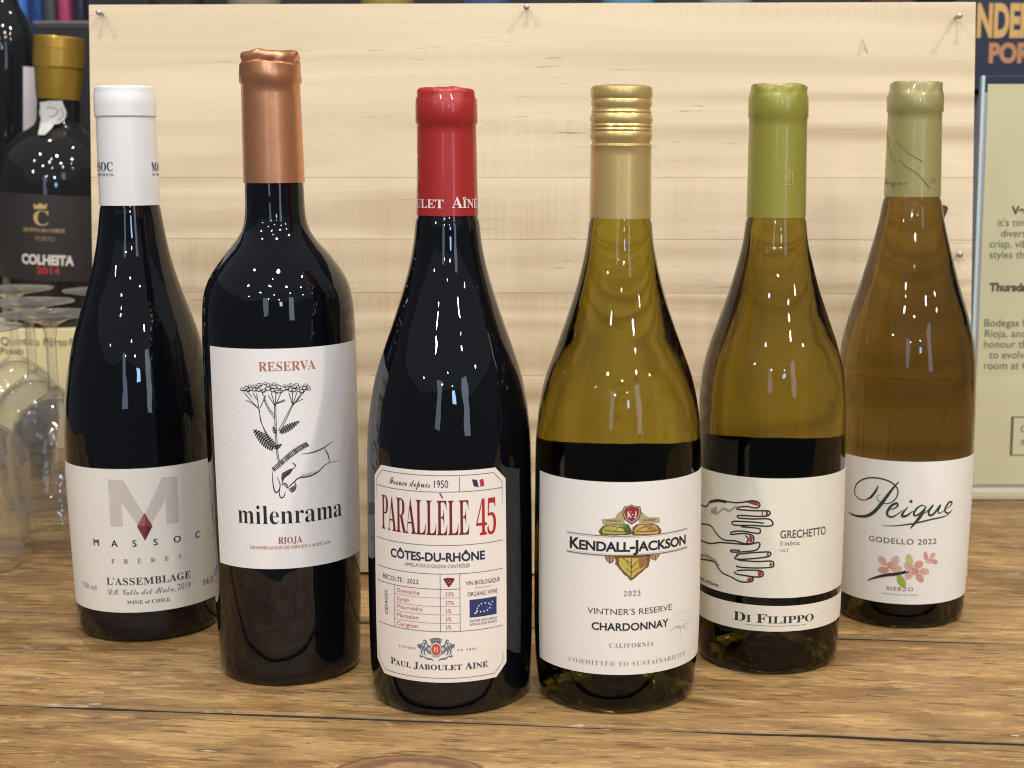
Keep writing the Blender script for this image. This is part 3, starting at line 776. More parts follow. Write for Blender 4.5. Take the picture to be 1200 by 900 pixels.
# ---- bottle 4: gold screw cap
OLIVE = bottle_glass('olive_glass_with_white_wine', (.39, .315, .040), 1.0, 1.40)
def thread(r, z, a):
    if S4Z[0] < z < S4Z[1]: return r, z+.0009*math.sin(a+.8)
    return r, z
S4Z = [9, 9]
ridges = [(101, 33.5), (102.5, 35.8), (105, 36.5), (110, 36.6), (114, 36.3), (116.2, 35.0), (118.5, 36.0), (122.5, 36.0), (125.5, 34.9), (127.5, 34.4), (129, 34.6), (131, 35.6), (133, 34.9), (135.5, 36.6), (142, 36.8), (145, 35.4), (147.5, 36.7), (149.7, 35.5), (152, 36.8), (154.2, 35.6), (157, 36.8), (162, 36.5), (165.5, 34.7), (168, 34.2), (170, 36.3), (171.2, 36.4), (172, 35.8), (213, 36.0), (255, 36.4)]
t4, c4, S4, i4 = bottle('wine_bottle', 'olive glass bottle with ridged pale gold screw cap and vine leaf label', (721.5, 836), (728.5, 110), ridges,
    [(256, 36.5), (281, 38.8), (312, 44.5), (343, 52.5), (374, 62.3), (405, 73.3), (436, 84.5), (467, 91.8), (498, 95.6), (525, 97), (700, 96.6), (752, 95.2), (779, 93)],
    OLIVE, capmat('pale_gold_foil', (214, 186, 122), .33, .55, .00005), capname='screw_cap')
_, zt = S4.z_of(722, 565); _, zb = S4.z_of(721, 790.7)
lb = paper(S4, 'label', PAP('soft_white_label_paper', (234, 230, 225)), rect(S4, S4.ph_of(633.2, zt), S4.phc+R(86), zb, zt), t4)
A = Art(S4); q = Z(650, 580, 7.06); q5 = Z(620, 700, 5.714); BK = (34, 30, 30)
def ragged(pts, j, n=3, seed=1):
    r_ = random.Random(seed); out = []
    for (ax, ay), (bx, by) in zip(pts, pts[1:]+pts[:1]):
        for k in range(n): out.append((ax+(bx-ax)*k/n+r_.uniform(-j, j), ay+(by-ay)*k/n+r_.uniform(-j, j)))
    return out
def shrink(pts, k, c=None):
    cx = sum(p[0] for p in pts)/len(pts) if c is None else c[0]; cy = sum(p[1] for p in pts)/len(pts) if c is None else c[1]
    return [(cx+(x-cx)*k, cy+(y-cy)*k) for x, y in pts]
UL = [(365, 300), (385, 268), (430, 246), (500, 236), (560, 232), (615, 245), (634, 290), (632, 328), (500, 332), (380, 328)]
UR = [(638, 328), (640, 270), (680, 240), (760, 232), (850, 245), (882, 290), (872, 328), (760, 332)]
LO = [(500, 500), (505, 570), (530, 612), (580, 660), (630, 712), (680, 665), (740, 620), (775, 590), (790, 530), (782, 496)]
SL = [(412, 495), (430, 545), (455, 570), (490, 545), (505, 495)]; SR = [(778, 495), (800, 530), (832, 546), (860, 512), (866, 490)]
for pts, o_, i_, sd in ((UL, (104, 84, 46), (176, 168, 84), 1), (UR, (128, 92, 58), (196, 170, 92), 2), (LO, (116, 82, 44), (196, 172, 78), 3), (SL, (120, 88, 72), (168, 128, 96), 4), (SR, (132, 94, 72), (176, 134, 98), 5)):
    A.poly(q(*ragged(pts, 5, 3, sd)), o_, layer=0); A.poly(q(*shrink(pts, .80)), i_, layer=1)
A.poly(q((560, 250), (610, 262), (622, 318), (585, 322)), (84, 112, 58), layer=2)
A.poly(q((480, 262), (545, 250), (575, 300), (520, 305)), (190, 188, 96), layer=2)
A.poly(q((650, 300), (680, 262), (720, 250), (700, 318)), (206, 168, 84), layer=2); A.poly(q((760, 260), (830, 262), (850, 300), (790, 305)), (176, 124, 80), layer=2)
A.poly(q((575, 530), (630, 515), (632, 690), (600, 640)), (184, 178, 90), layer=2); A.poly(q((690, 520), (765, 520), (745, 590), (700, 610)), (150, 104, 70), layer=2)
for pts in ([(632, 508), (634, 600), (630, 705)], [(634, 600), (590, 545)], [(634, 600), (690, 540)], [(633, 640), (590, 605)], [(633, 640), (690, 600)], [(632, 560), (560, 520)], [(632, 320), (570, 275), (470, 255)], [(600, 300), (500, 300), (410, 285)], [(640, 320), (720, 270), (800, 250)], [(680, 300), (780, 300), (860, 285)], [(560, 272), (540, 245)], [(530, 262), (500, 300)], [(740, 266), (760, 242)], [(760, 290), (800, 262)], [(632, 320), (600, 250)], [(640, 320), (670, 255)], [(455, 500), (456, 560)], [(830, 500), (830, 540)]):
    A.stroke(q(*pts), .00028, (76, 58, 32), layer=3)
_, z0 = S4.z_of(735, 650.6); _, z1 = S4.z_of(735, 628)
A.poly_uv(rect(S4, S4.ph_of(665, z1), S4.ph_of(804.4, z1), z0, z1), (236, 232, 228), layer=4)
for z in (z0, z1):
    A.stroke_uv([(S4.ph_of(665, z), z), (S4.ph_of(804.4, z), z)], .00042, (128, 104, 78), layer=5)
    A.stroke_uv([(S4.ph_of(665, z), z-.0007 if z == z1 else z+.0007), (S4.ph_of(804.4, z), z-.0007 if z == z1 else z+.0007)], .0002, (196, 176, 150), layer=5)
A.text('Kendall-Jackson', 668.4, 802.3, 645.8, 12.6, BK, 'sans', .03, .9, caps=.84, layer=6)
A.poly(q((390, 200), (500, 190), (520, 150), (548, 132), (575, 140), (578, 238), (500, 240), (402, 246)), (176, 160, 124), layer=2)
A.poly(q((695, 150), (722, 138), (745, 165), (775, 182), (865, 184), (866, 226), (780, 236), (698, 240)), (176, 160, 124), layer=2)
A.text('FAMILY', 711, 727.5, 611.3, 2.3, (70, 58, 40), layer=4); A.text('OWNED', 752.5, 767.5, 610.3, 2.3, (70, 58, 40), layer=4)
SH = [(575, 92), (602, 92), (634, 76), (666, 92), (705, 92), (716, 135), (696, 200), (636, 242), (576, 200), (556, 135)]
A.poly(q(*SH), (70, 50, 44), layer=3); A.poly(q(*shrink(SH, .90)), (196, 176, 150), layer=4); A.poly(q(*shrink(SH, .80)), (142, 44, 44), layer=5)
A.text('K', 734.6, 740.2, 606.2, 7, (236, 228, 220), 'serif', -.004, layer=6); A.text('J', 742.6, 746.0, 606.2, 7, (236, 228, 220), 'serif', -.004, layer=6)
A.stroke(q((637, 160), (650, 160)), .0004, (236, 228, 220), layer=6)
A.text('2023', 731, 750.3, 698.2, 6, (120, 112, 108), 'serif', -.006, 1.25)
A.text("VINTNER'S RESERVE", 688.6, 786.6, 720.1, 6.8, (84, 60, 54), 'sans', .0)
A.text('CHARDONNAY', 693.5, 783, 738.5, 8.4, BK, 'sans', .022)
A.text('CALIFORNIA', 714, 765.6, 758.6, 5.2, (128, 118, 112), 'serif', -.01, 1.15)
A.text('COMMITTED TO SUSTAINABILITY', 667, 802, 780.2, 5.2, (140, 130, 122), 'serif', -.012, 1.25)
for pts in ([(940, 262), (942, 232), (975, 200), (1000, 200), (1030, 185), (1062, 168), (1112, 135)], [(975, 195), (1005, 190), (1010, 248)], [(1010, 215), (1030, 195), (1040, 205), (1060, 180)]):
    A.stroke(q5(*pts), .00022, (160, 154, 150), 'signature', taper=True)
for pts in ([(965, 120), (1000, 110), (1050, 90), (1075, 110), (1068, 150)], [(970, 180), (1010, 150), (1060, 150)]): A.stroke(q5(*pts), .0003, (218, 213, 208), 'signature')
A.build(lb)
_, zt = S4.z_of(722, 551); 
bk = paper(S4, 'back_label', PAP('white_back_label_paper', (228, 224, 218)), rect(S4, R(180)-R(80), R(180)+R(80), .013, zt-.0005), t4)

# ---- bottle 5: yellow green capsule
OLIVE5 = bottle_glass('green_amber_glass_with_white_wine', (.32, .245, .036), 1.0, 1.40)
t5, c5, S5, i5 = bottle('wine_bottle', 'olive bottle with yellow green capsule and red nailed hands drawn on its label', (898.3, 790.3), (912.6, 110),
    [(100, 31.5), (102, 33), (107, 33), (111, 34), (115.5, 35.3), (137, 35.2), (140, 34), (254, 34.8)],
    [(255, 35), (281, 37.8), (312, 45), (343, 53.8), (374, 64.4), (405, 75), (436, 82.4), (467, 85), (498, 86), (542, 86.4), (700, 84), (742, 82.5)],
    OLIVE5, plain('yellow_green_foil', srgb(150, 146, 62), .36, .15, coat=.45, noise=.05, bump=.00012, bscale=100), warp=crease(11, .0004, .285))
_, zt = S5.z_of(900, 560.5); _, zm = S5.z_of(900, 700.6); _, zm2 = S5.z_of(900, 710); _, zb = S5.z_of(900, 739.8)
LP = plain('laid_label_paper', srgb(226, 222, 208), .7, bump=.00012, bscale=420, noise=.03, nscale=300)
lb = paper(S5, 'label', LP, rect(S5, S5.phc-R(84), S5.phc+R(84), zm, zt), t5)
lb2 = paper(S5, 'name_strip', LP, rect(S5, S5.phc-R(84), S5.phc+R(84), zb, zm2), t5)
A = Art(S5); q = Z(815, 560, 4.5); LK = (44, 34, 34)
A.text('GRECHETTO', 914.3, 966.8, 629.4, 9, (84, 78, 76), 'sans', .012); A.text('Umbria', 914.3, 936.8, 639, 5.4, (146, 112, 100), 'ital', -.004)
A.text('I.G.T.', 914, 925, 646.5, 3.6, (110, 104, 100)); A.text('WINE ARTISANS', 820.5, 842.3, 683.8, 3, (60, 52, 50), 'sans', .02)
A.poly(q((84, 165), (112, 148), (118, 182), (150, 152), (182, 168), (222, 138), (212, 160), (178, 182), (150, 168), (112, 196), (86, 186)), (168, 158, 146))
A.poly(q((24, 400), (70, 404), (110, 430), (132, 466), (124, 466), (98, 440), (60, 420), (24, 414)), (168, 158, 146))
for pts in ([(26, 138), (58, 150), (80, 125), (120, 118), (170, 125), (230, 130), (300, 120), (335, 130), (338, 150), (318, 158), (270, 150), (225, 155), (220, 168)],
            [(220, 165), (300, 172), (385, 174), (388, 195), (350, 202), (232, 197), (225, 210)], [(225, 210), (300, 216), (380, 215), (405, 230), (405, 248), (380, 254), (300, 250), (210, 248), (195, 238), (208, 228), (300, 232), (360, 238)],
            [(240, 256), (330, 265), (342, 280), (330, 292), (250, 280), (195, 284), (185, 298)], [(188, 298), (250, 292), (290, 298), (308, 312), (302, 343), (272, 345), (280, 322), (265, 302)],
            [(26, 240), (80, 250), (110, 290), (150, 325), (210, 332), (262, 346), (302, 345)],
            [(24, 325), (80, 345), (130, 340), (200, 345), (280, 350), (330, 340), (340, 355), (320, 380), (260, 388), (195, 390), (192, 380), (235, 381)],
            [(215, 402), (300, 394), (388, 390), (392, 410), (350, 420), (225, 428), (210, 418), (228, 408)], [(225, 432), (320, 440), (400, 438), (412, 455), (400, 470), (300, 474), (225, 468), (218, 460)],
            [(218, 488), (280, 485), (348, 490), (356, 514), (330, 522), (270, 515), (216, 505), (208, 492)], [(240, 510), (290, 520), (305, 530), (295, 546), (240, 546), (190, 522), (145, 500), (120, 470), (100, 442), (60, 432), (24, 426)]):
    A.stroke(q(*pts), .00075, LK, taper=False)
NR = (150, 58, 52)
for pts in ([(238, 126), (300, 122), (330, 130), (334, 148), (322, 146), (280, 132)], [(370, 176), (384, 177), (385, 194), (370, 197)], [(285, 300), (304, 312), (298, 340), (284, 338)], [(392, 442), (408, 454), (398, 468), (390, 462)], [(328, 492), (350, 494), (352, 512), (332, 519)], [(280, 524), (302, 530), (294, 544), (270, 542)]):
    A.poly(q(*pts), NR)
A.poly(q((350, 176), (356, 176), (356, 200), (350, 200)), (70, 60, 60)); A.poly(q((376, 394), (388, 394), (386, 412), (374, 412)), (120, 108, 104))
A.stroke(q((80, 126), (120, 119), (165, 126)), .0015, LK)
A.build(lb)
A = Art(S5)
A.text('Di Filippo', 860, 953, 730.3, 10.2, (38, 52, 44), 'serif', 0, .9, caps=.8)
z = S5.z_of(908, 733.5)[1]; A.stroke_uv([(S5.ph_of(874, z), z), (S5.ph_of(944, z), z)], .00022, (110, 112, 104))
A.build(lb2)
A = Art(S5, .0002)
for pts in ([(918, 214), (922, 206), (920, 214), (925, 198), (924, 212), (928, 200), (928, 214)], [(914, 224), (918, 218), (926, 216)]): A.stroke(pts, .00022, (196, 188, 118), 'lettering')
A.build(c5)
bk = paper(S5, 'back_label', MATS['white_back_label_paper'], rect(S5, R(180)-R(82), R(180)+R(82), .013, S5.z_of(900, 540)[1]+.001), t5)

# ---- bottle 6: khaki capsule
AMB = bottle_glass('amber_glass_with_white_wine', (.24, .16, .034), 1.0, 1.40)
t6, c6, S6, i6 = bottle('wine_bottle', 'amber bottle with dull khaki capsule and pink blossom label, rightmost of the front six', (1053.5, 736.3), (1073, 110),
    [(97, 29.5), (98.5, 30.3), (106, 30.5), (109, 31.5), (112.7, 33), (130, 33), (132.5, 31.4), (230, 33)],
    [(231, 33.2), (258, 37.8), (295.6, 47), (333.5, 57.5), (371, 69.2), (409, 77.5), (432, 79.4), (485, 79.8), (534, 79.3), (696, 75.6), (711, 74.5)],
    AMB, plain('khaki_foil', srgb(158, 150, 98), .38, .15, coat=.4, noise=.05, bump=.0002, bscale=100), warp=crease(21, .0005, .285))
_, zt = S6.z_of(1057, 540.8); _, zb = S6.z_of(1054, 707.8)
lb = paper(S6, 'label', PAP('smooth_white_label_paper', (232, 229, 224)), rect(S6, S6.phc-R(84), S6.phc+R(84), zb, zt), t6)
A = Art(S6); q = Z(970, 500, 3.6); GN = (46, 60, 52)
q = Z(985, 550, 6.0)
for pts, w_ in (([(410, 88), (375, 125), (330, 185), (285, 245), (235, 300), (180, 328), (110, 325), (62, 302)], .0017), ([(268, 112), (250, 150), (215, 195), (170, 215), (125, 200), (102, 160), (115, 105), (160, 70), (225, 58), (300, 68), (365, 95), (402, 140), (395, 195), (355, 232), (305, 240), (265, 215), (258, 190), (285, 175)], .0007),
               ([(268, 112), (250, 150), (215, 195), (180, 213)], .0012), ([(330, 285), (375, 275), (402, 255), (395, 238), (365, 250), (335, 285), (330, 320), (360, 335), (400, 315), (440, 285)], .0012), ([(475, 262), (440, 305), (435, 328), (465, 325), (510, 290)], .0013),
               ([(595, 260), (570, 252), (535, 275), (515, 310), (525, 325), (560, 305), (600, 262)], .0010), ([(602, 258), (560, 330), (490, 415)], .0016), ([(545, 325), (600, 300), (650, 250), (620, 295), (625, 322), (655, 310), (700, 250), (685, 290), (692, 308), (735, 285)], .0011),
               ([(735, 280), (770, 255), (780, 232), (760, 232), (735, 270), (735, 300), (760, 305), (785, 280)], .0011), ([(292, 396), (400, 395), (520, 378), (640, 350), (740, 325), (785, 282)], .0008)):
    A.stroke(q(*pts), w_, GN, 'lettering', taper=True)
px, py = q((495, 225))[0]; A.dot(px, py, .0009, GN, 'lettering')
A.text('GODELLO 2022', 1018.6, 1097, 637.6, 6.2, (92, 90, 88), 'sans', .01, 1.1)
PK, PK2, PK3 = (214, 170, 156), (204, 152, 138), (190, 128, 116)
def petal(x, y, rx, ry, rot, col, ly):
    P = [(x+rx*math.cos(a)*math.cos(rot)-ry*math.sin(a)*math.sin(rot), y+rx*math.cos(a)*math.sin(rot)+ry*math.sin(a)*math.cos(rot)) for a in [2*math.pi*k/14 for k in range(14)]]
    A.poly(q(*P), col, layer=ly)
for k, (x, y, rx, ry, rot, c_) in enumerate(((295, 642, 38, 26, .9, PK), (385, 640, 36, 30, -1.0, (208, 176, 172)), (302, 706, 40, 24, .05, PK2), (392, 695, 42, 26, .15, PK), (350, 672, 26, 24, .0, PK2), (480, 682, 40, 26, .5, PK), (548, 668, 34, 26, -.4, PK2), (588, 716, 34, 25, .1, PK),
        (556, 764, 36, 25, .9, PK2), (482, 745, 36, 24, -.7, PK), (524, 715, 28, 24, 0, PK2), (598, 606, 30, 14, 1.4, PK2), (645, 606, 26, 17, -.9, PK), (658, 648, 26, 18, .3, PK2), (620, 642, 24, 18, 0, PK))):
    petal(x, y, rx, ry, rot, c_, k % 4)
for c0, ends in (((345, 690), ((290, 635), (390, 632), (290, 708), (400, 700))), ((530, 712), ((475, 678), (550, 660), (595, 718), (560, 770), (478, 748))), ((622, 636), ((598, 600), (650, 600), (665, 650)))):
    for e_ in ends: A.stroke(q(c0, e_), .00030, PK3, layer=4, taper=True)
petal(484, 636, 42, 24, 1.35, (184, 190, 120), 3); petal(428, 785, 50, 26, 1.05, (150, 168, 74), 3)
A.stroke(q((192, 778), (260, 755), (330, 740), (400, 733), (440, 722), (460, 708)), .0015, (40, 34, 30), taper=True, layer=5); A.stroke(q((425, 733), (455, 726), (482, 716)), .0007, (40, 34, 30), layer=5)
A.text('BIERZO', 1039, 1070, 692.2, 4.2, (110, 104, 98), 'sans', .01, 1.2); A.text('DENOMINACION DE ORIGEN', 1033.5, 1076, 697.7, 1.9, (150, 146, 140))
A.build(lb)
A = Art(S6, .0002); q = Z(1020, 90, 5.29)
A.text('Peique', 1036.5, 1063.5, 216.8, 7.5, (104, 110, 72), 'script', -.01)
A.build(c6); A = Art(S6, .0002)
A.text('Pe', 1089, 1096.5, 215, 9, (120, 122, 80), 'script', -.01)
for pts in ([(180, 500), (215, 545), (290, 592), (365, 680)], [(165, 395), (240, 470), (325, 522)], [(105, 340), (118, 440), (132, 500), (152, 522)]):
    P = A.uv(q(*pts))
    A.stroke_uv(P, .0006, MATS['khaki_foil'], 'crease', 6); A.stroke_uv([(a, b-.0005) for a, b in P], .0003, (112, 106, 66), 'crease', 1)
A.build(c6)

bk = paper(S6, 'back_label', MATS['white_back_label_paper'], rect(S6, R(180)-R(82), R(180)+R(82), .013, S6.z_of(1057, 566)[1]), t6)

# ------------------------------------------------------------------ upside-down tasting glasses at the left
CLEAR, nt, N, L, b = nodes('clear_glass')
b.inputs['Base Color'].default_value = (.97, .985, .98, 1); b.inputs['Roughness'].default_value = 0; b.inputs['IOR'].default_value = 1.5; b.inputs['Transmission Weight'].default_value = 1
def thin_clear(name, tint, ior=1.5, edge=.5, solid=0.0, painted_rim=0.0):
    """thin clear wall: light passes straight through, reflects by Fresnel, and darkens a little towards grazing edges"""
    m = bpy.data.materials.new(name); m.use_nodes = True; nt = m.node_tree; N, L = nt.nodes, nt.links; N.remove(N['Principled BSDF'])
    tr_, gl, mx, lw, cm = (N.new('ShaderNode'+k) for k in ('BsdfTransparent', 'BsdfGlossy', 'MixShader', 'LayerWeight', 'Mix'))
    cm.data_type = 'RGBA'; cm.inputs[6].default_value = (*tint, 1); cm.inputs[7].default_value = (*[c*edge for c in tint], 1)
    pw = N.new('ShaderNodeMath'); pw.operation = 'POWER'; pw.inputs[1].default_value = 3.0; lw.inputs[0].default_value = .5
    L.new(lw.outputs['Facing'], pw.inputs[0]); L.new(pw.outputs[0], cm.inputs[0]); L.new(cm.outputs[2], tr_.inputs[0])
    gl.inputs['Roughness'].default_value = 0.01
    f5 = N.new('ShaderNodeMath'); f5.operation = 'POWER'; f5.inputs[1].default_value = 3.2; L.new(lw.outputs['Facing'], f5.inputs[0])
    mr = N.new('ShaderNodeMapRange'); mr.inputs[3].default_value = .06; mr.inputs[4].default_value = .9; L.new(f5.outputs[0], mr.inputs[0])
    if painted_rim:                                     # faint waviness of blown glass breaks the lamp reflections into sparkles
        tc_, nz_, bp_ = (N.new('ShaderNode'+k) for k in ('TexCoord', 'TexNoise', 'Bump')); nz_.inputs['Scale'].default_value = 160; nz_.inputs['Detail'].default_value = 1
        bp_.inputs['Distance'].default_value = .0007; L.new(tc_.outputs['Object'], nz_.inputs['Vector']); L.new(nz_.outputs[0], bp_.inputs['Height']); L.new(bp_.outputs[0], gl.inputs['Normal'])
    L.new(mr.outputs[0], mx.inputs[0]); L.new(tr_.outputs[0], mx.inputs[1]); L.new(gl.outputs[0], mx.inputs[2])
    out = mx.outputs[0]
    if painted_rim:
        df = N.new('ShaderNodeBsdfDiffuse'); df.inputs[0].default_value = (.85, .86, .85, 1); m3 = N.new('ShaderNodeMixShader')  # white diffuse, strongest at grazing angles, paints the light caught by glass edges
        hz_ = N.new('ShaderNodeMapRange'); hz_.inputs[3].default_value = painted_rim*.12; hz_.inputs[4].default_value = painted_rim; L.new(f5.outputs[0], hz_.inputs[0])
        L.new(hz_.outputs[0], m3.inputs[0]); L.new(out, m3.inputs[1]); L.new(df.outputs[0], m3.inputs[2]); out = m3.outputs[0]
    if solid:
        gs_ = N.new('ShaderNodeBsdfGlass'); gs_.inputs['IOR'].default_value = 1.45; m2 = N.new('ShaderNodeMixShader'); m2.inputs[0].default_value = solid
        L.new(out, m2.inputs[1]); L.new(gs_.outputs[0], m2.inputs[2]); out = m2.outputs[0]
    L.new(out, N['Material Output'].inputs[0]); return m
THIN = thin_clear('thin_glass_wall', (.99, .995, .99), 1.5, 1.0, .0, .13)
STEMG = thin_clear('thick_glass', (.985, .99, .985), 1.5, .95, .2, .20)
def tasting_glass(name='wine_glass'):
    t = obj(name, None); t.empty_display_size = .02
    # bowl (open at the table, rim down): outer wall up, inner wall back
    out = pchip([0, .02, .05, .068, .085, .095, .100], [.0232, .0275, .0322, .0320, .0245, .012, .0045])
    pts = [(out(z), z) for z in [.1*k/26 for k in range(27)]]
    inn = [(max(0, out(z+.0012)-.0012), z-.0002) for z in [.0965*k/22 for k in range(22, -1, -1)]]
    prof = [(.0230, .0)]+pts[1:]+[(0, .1002)]
    prof_in = [(0, .0955)]+[(r, min(z, .0952)) for r, z in inn if r > 0.001 and z > .0005]+[(.0222, 0.0), (.0230, 0.0)]
    # join outer and inner into one closed wall
    full = prof_in+pts[1:]+[(.0040, .1012)]+[(0, .1012)]
    obj('bowl', lathe('bowl', full, THIN, 48), t)
    obj('stem', lathe('stem', [(0, .1013), (.0040, .1013), (.0036, .108), (.0034, .120), (.0036, .138), (.0052, .1475), (0, .1475)], STEMG, 24), t)
    obj('foot', lathe('foot', [(0, .1476), (.0052, .1476), (.014, .1515), (.0325, .1545), (.0330, .1552), (.0325, .1560), (.010, .1580), (0, .1585)], STEMG, 56), t)
    return t
GW = 'upturned tasting glasses left of the bottles'
proto = None
spots = [((72, 625), 'clear tasting glass upside down on the table, right behind the leftmost front bottle'),
         ((-20, 664), 'clear upturned glass cut off by the left photo edge, nearest of the glasses'),
         ((47, 592), 'clear upturned tasting glass in the middle of the cluster at the left'),
         ((26, 556), 'clear upturned tasting glass standing farthest back under the port bottle label'),
         ((134, 560), 'clear upturned tasting glass mostly hidden behind the white capped bottle')]
for k, ((px, py), lab) in enumerate(spots):
    if proto is None:
        proto = g = tasting_glass()
    else:
        g = proto.copy(); COL.objects.link(g)
        for ch in proto.children:
            c = ch.copy(); COL.objects.link(c); c.parent = g
    g.location = ground(px, py, .0003); g.rotation_euler = (0, 0, k*1.1); tag(g, lab, 'wine glass', GW)

# ------------------------------------------------------------------ behind, left: cream carton, port bottle, dark bottle, black carton
def flat_text(parent, Yl, t, pl, py, cap, col, style='sans', off=0.0, spacing=1.0, pr_=None, name='lettering', yy=None):
    """print on an upright face at distance yy from the camera; parent sits unrotated"""
    a = at_depth(pl, py, yy); b2 = at_depth(pl, py-cap, yy); V, Fc = text_geo(t, style, off, spacing)
    x0, x1 = min(v[0] for v in V), max(v[0] for v in V); c = b2.z-a.z
    kx_ = c if pr_ is None else (at_depth(pr_, py, yy).x-a.x)/(x1-x0)
    L0 = parent.matrix_world.translation if False else parent.location
    vs = [(a.x+(x-x0)*kx_-L0.x, yy-L0.y, a.z+y*c-L0.z) for x, y in V]
    m = ink(col); return obj(name, mesh(name, vs, Fc, m), parent)
YB = 1.33
tr = at_depth(125, 385, YB)
cb = thing('cardboard_box', 'low cream cardboard box with dark print behind the upturned glasses', 'box', (tr.x-.2, YB+.07, 0))
CRM = plain('cream_card', srgb(226, 216, 170), .6, noise=.03)
obj('carton', box_mesh('carton', -.22, .2, -.07, .09, .0, tr.z, CRM, .0015, 2), cb)
for t_, x, y, c_ in (('Quinta', 1, 404, 9), ('Porto', 1, 415, 8), ('do Porto', 34, 405, 8.5), ('Porto', 82, 405, 8)):
    flat_text(cb, 0, t_, x, y, c_, (96, 90, 62), yy=YB-.0006)
zbx = tr.z
GOLD = capmat('brushed_gold_foil', (186, 148, 62), .32, .7, .0001)
DKG = bottle_glass('black_port_glass', (.012, .012, .013), 0)
t7, c7, S7, i7 = bottle('port_bottle', 'squat black port bottle with gold stopper and black label, behind the glasses at the left', (67, 384.5), (68.8, 80),
    [(43.5, 27), (45, 28.3), (57.5, 28.6), (58.3, 28.0), (59.2, 28.8), (79, 28.8), (80.5, 27), (100, 26.0), (116.5, 24.5)],
    [(117, 23.8), (140, 24.2), (147, 26.5), (153, 33), (162, 46), (175, 57), (195, 65), (228, 69), (300, 66.5), (345, 62), (362, 60)],
    DKG, GOLD, group=None, zbase=zbx, capname='stopper', cat='port bottle')
_, zt = S7.z_of(67, 229); _, zb = S7.z_of(67, 330)
lb = paper(S7, 'label', plain('black_label_paper', srgb(38, 36, 38), .6), rect(S7, S7.phc-R(88), S7.phc+R(88), zb, zt), t7)
A = Art(S7); q = Z(0, 0, 2.5); GD = (186, 158, 104)
A.text('C', 39.5, 57, 264, 17, GD, 'serif', part='lettering'); A.poly(q((98, 596), (108, 602), (118, 594), (128, 602), (138, 596), (136, 612), (100, 612)), GD)
A.text('QUINTA DA CORTE', 28, 76, 272, 4.2, GD, 'serif'); A.text('PORTO', 42, 64, 282.5, 5, (150, 124, 80)); A.text('COLHEITA', 26, 86.5, 310, 10.5, (206, 200, 196), 'sans', .05)
A.text('2014', 43, 70, 321, 7.5, (170, 52, 46), 'sans', .03)
A.build(lb)
A = Art(S7, .0035); SL_ = (190, 190, 190)
A.dot(62, 132, .0105, SL_, 'seal', 0, n=24); A.dot(62, 132, .0082, (140, 142, 146), 'seal', 1, n=24); A.dot(62, 132, .0068, (196, 196, 198), 'seal', 2, n=24)
A.poly([(50, 120), (72, 118), (76, 132), (64, 146), (54, 158), (47, 158), (50, 146)], SL_, 'seal', -1)
A.stroke([(56, 128), (62, 126), (68, 130), (64, 136), (58, 137)], .0009, (120, 122, 126), 'seal', 3)
A.build(t7)

YD = 1.62
zs = at_depth(0, 420, YD).z
st = thing('storage_box', 'tall black storage carton standing behind the gold stoppered port bottle', 'box', (at_depth(75, 0, YD).x, YD, 0))
tp = at_depth(75, 29, YD); e0 = at_depth(40, 29, YD).x; e1 = at_depth(140, 29, YD).x
BLK = plain('black_card', (.012, .012, .016), .45)
obj('carton', box_mesh('carton', e0-st.location.x, e1-st.location.x, 0, .12, 0, tp.z, BLK, .002, 2), st)
obj('lid', box_mesh('lid', e0-st.location.x-.001, e1-st.location.x+.001, -.001, .121, tp.z-.0, tp.z+.004, plain('grey_carton_edge', (.12, .12, .13), .5), .001, 1), st)
YE = 1.5
t8, c8, S8, i8 = bottle('dark_bottle', 'tall dark glass bottle with a white label edge at the top left corner', (3, 500), (4, -60),
    [(-130, 13), (-100, 13.2), (-60, 13.4), (-40, 13.5)], [(-39, 13), (-10, 14), (5, 18), (20, 27), (35, 34), (60, 38), (160, 38.5), (400, 38), (480, 37.5)],
    bottle_glass('black_glass', (.01, .011, .014), 0), BLK, group=None, zbase=0.0)
_, zt = S8.z_of(8, 76); _, zb = S8.z_of(8, 156)
p8 = S8.ph_of(27, zt)
paper(S8, 'label', plain('white_side_label', srgb(214, 214, 222), .5), rect(S8, p8, p8+R(75), zb, zt), t8)

# coloured bottles on the far shelf, seen above the black carton and over the top edge of the panel
YF = 2.05
sh = thing('wall_shelf', 'dark wooden wall shelf far behind holding bottles', 'shelf', (0, YF, 0))
zf = at_depth(600, 60, YF).z
obj('shelf_board', box_mesh('shelf_board', -1.5, 1.5, -.12, .15, zf-.02, zf, plain('dark_shelf_wood', (.03, .022, .018), .5), .002, 1), sh)
for x in (-1.0, 1.0):
    obj('bracket', box_mesh('bracket', x-.012, x+.012, -.08, .15, zf-.14, zf-.0203, plain('shelf_bracket_metal', (.05, .05, .055), .4, .6)), sh)
far = [(8, (.25, .10, .08), 'brown red bottle on the far shelf, leftmost of the shelf bottles'), (28, (.05, .16, .55), 'blue bottle on the far shelf above the dark bottle'), (47, (.02, .05, .2), 'navy bottle on the far shelf beside the blue bottle'),
       (62, (.06, .065, .06), 'grey green bottle on the far shelf above the black carton'), (79, (.35, .05, .12), 'crimson bottle on the far shelf above the gold stopper'), (97, (.02, .02, .04), 'black bottle on the far shelf next to the crimson bottle'),
       (210, (.05, .045, .04), 'dark grey bottle peeking over the panel above the white capsule'), (300, (.3, .26, .2), 'beige bottle peeking over the panel edge above the copper capsule'), (455, (.35, .28, .08), 'yellow bottle peeking over the panel edge near the red capsule'),
       (570, (.06, .12, .25), 'slate blue bottle peeking over the panel between red and gold caps'), (735, (.12, .3, .5), 'light blue bottle peeking over the panel above the gold screw cap'), (850, (.25, .3, .32), 'pale grey bottle peeking over the panel near the green capsule'), (1040, (.12, .09, .07), 'brown bottle peeking over the panel near its right nail')]
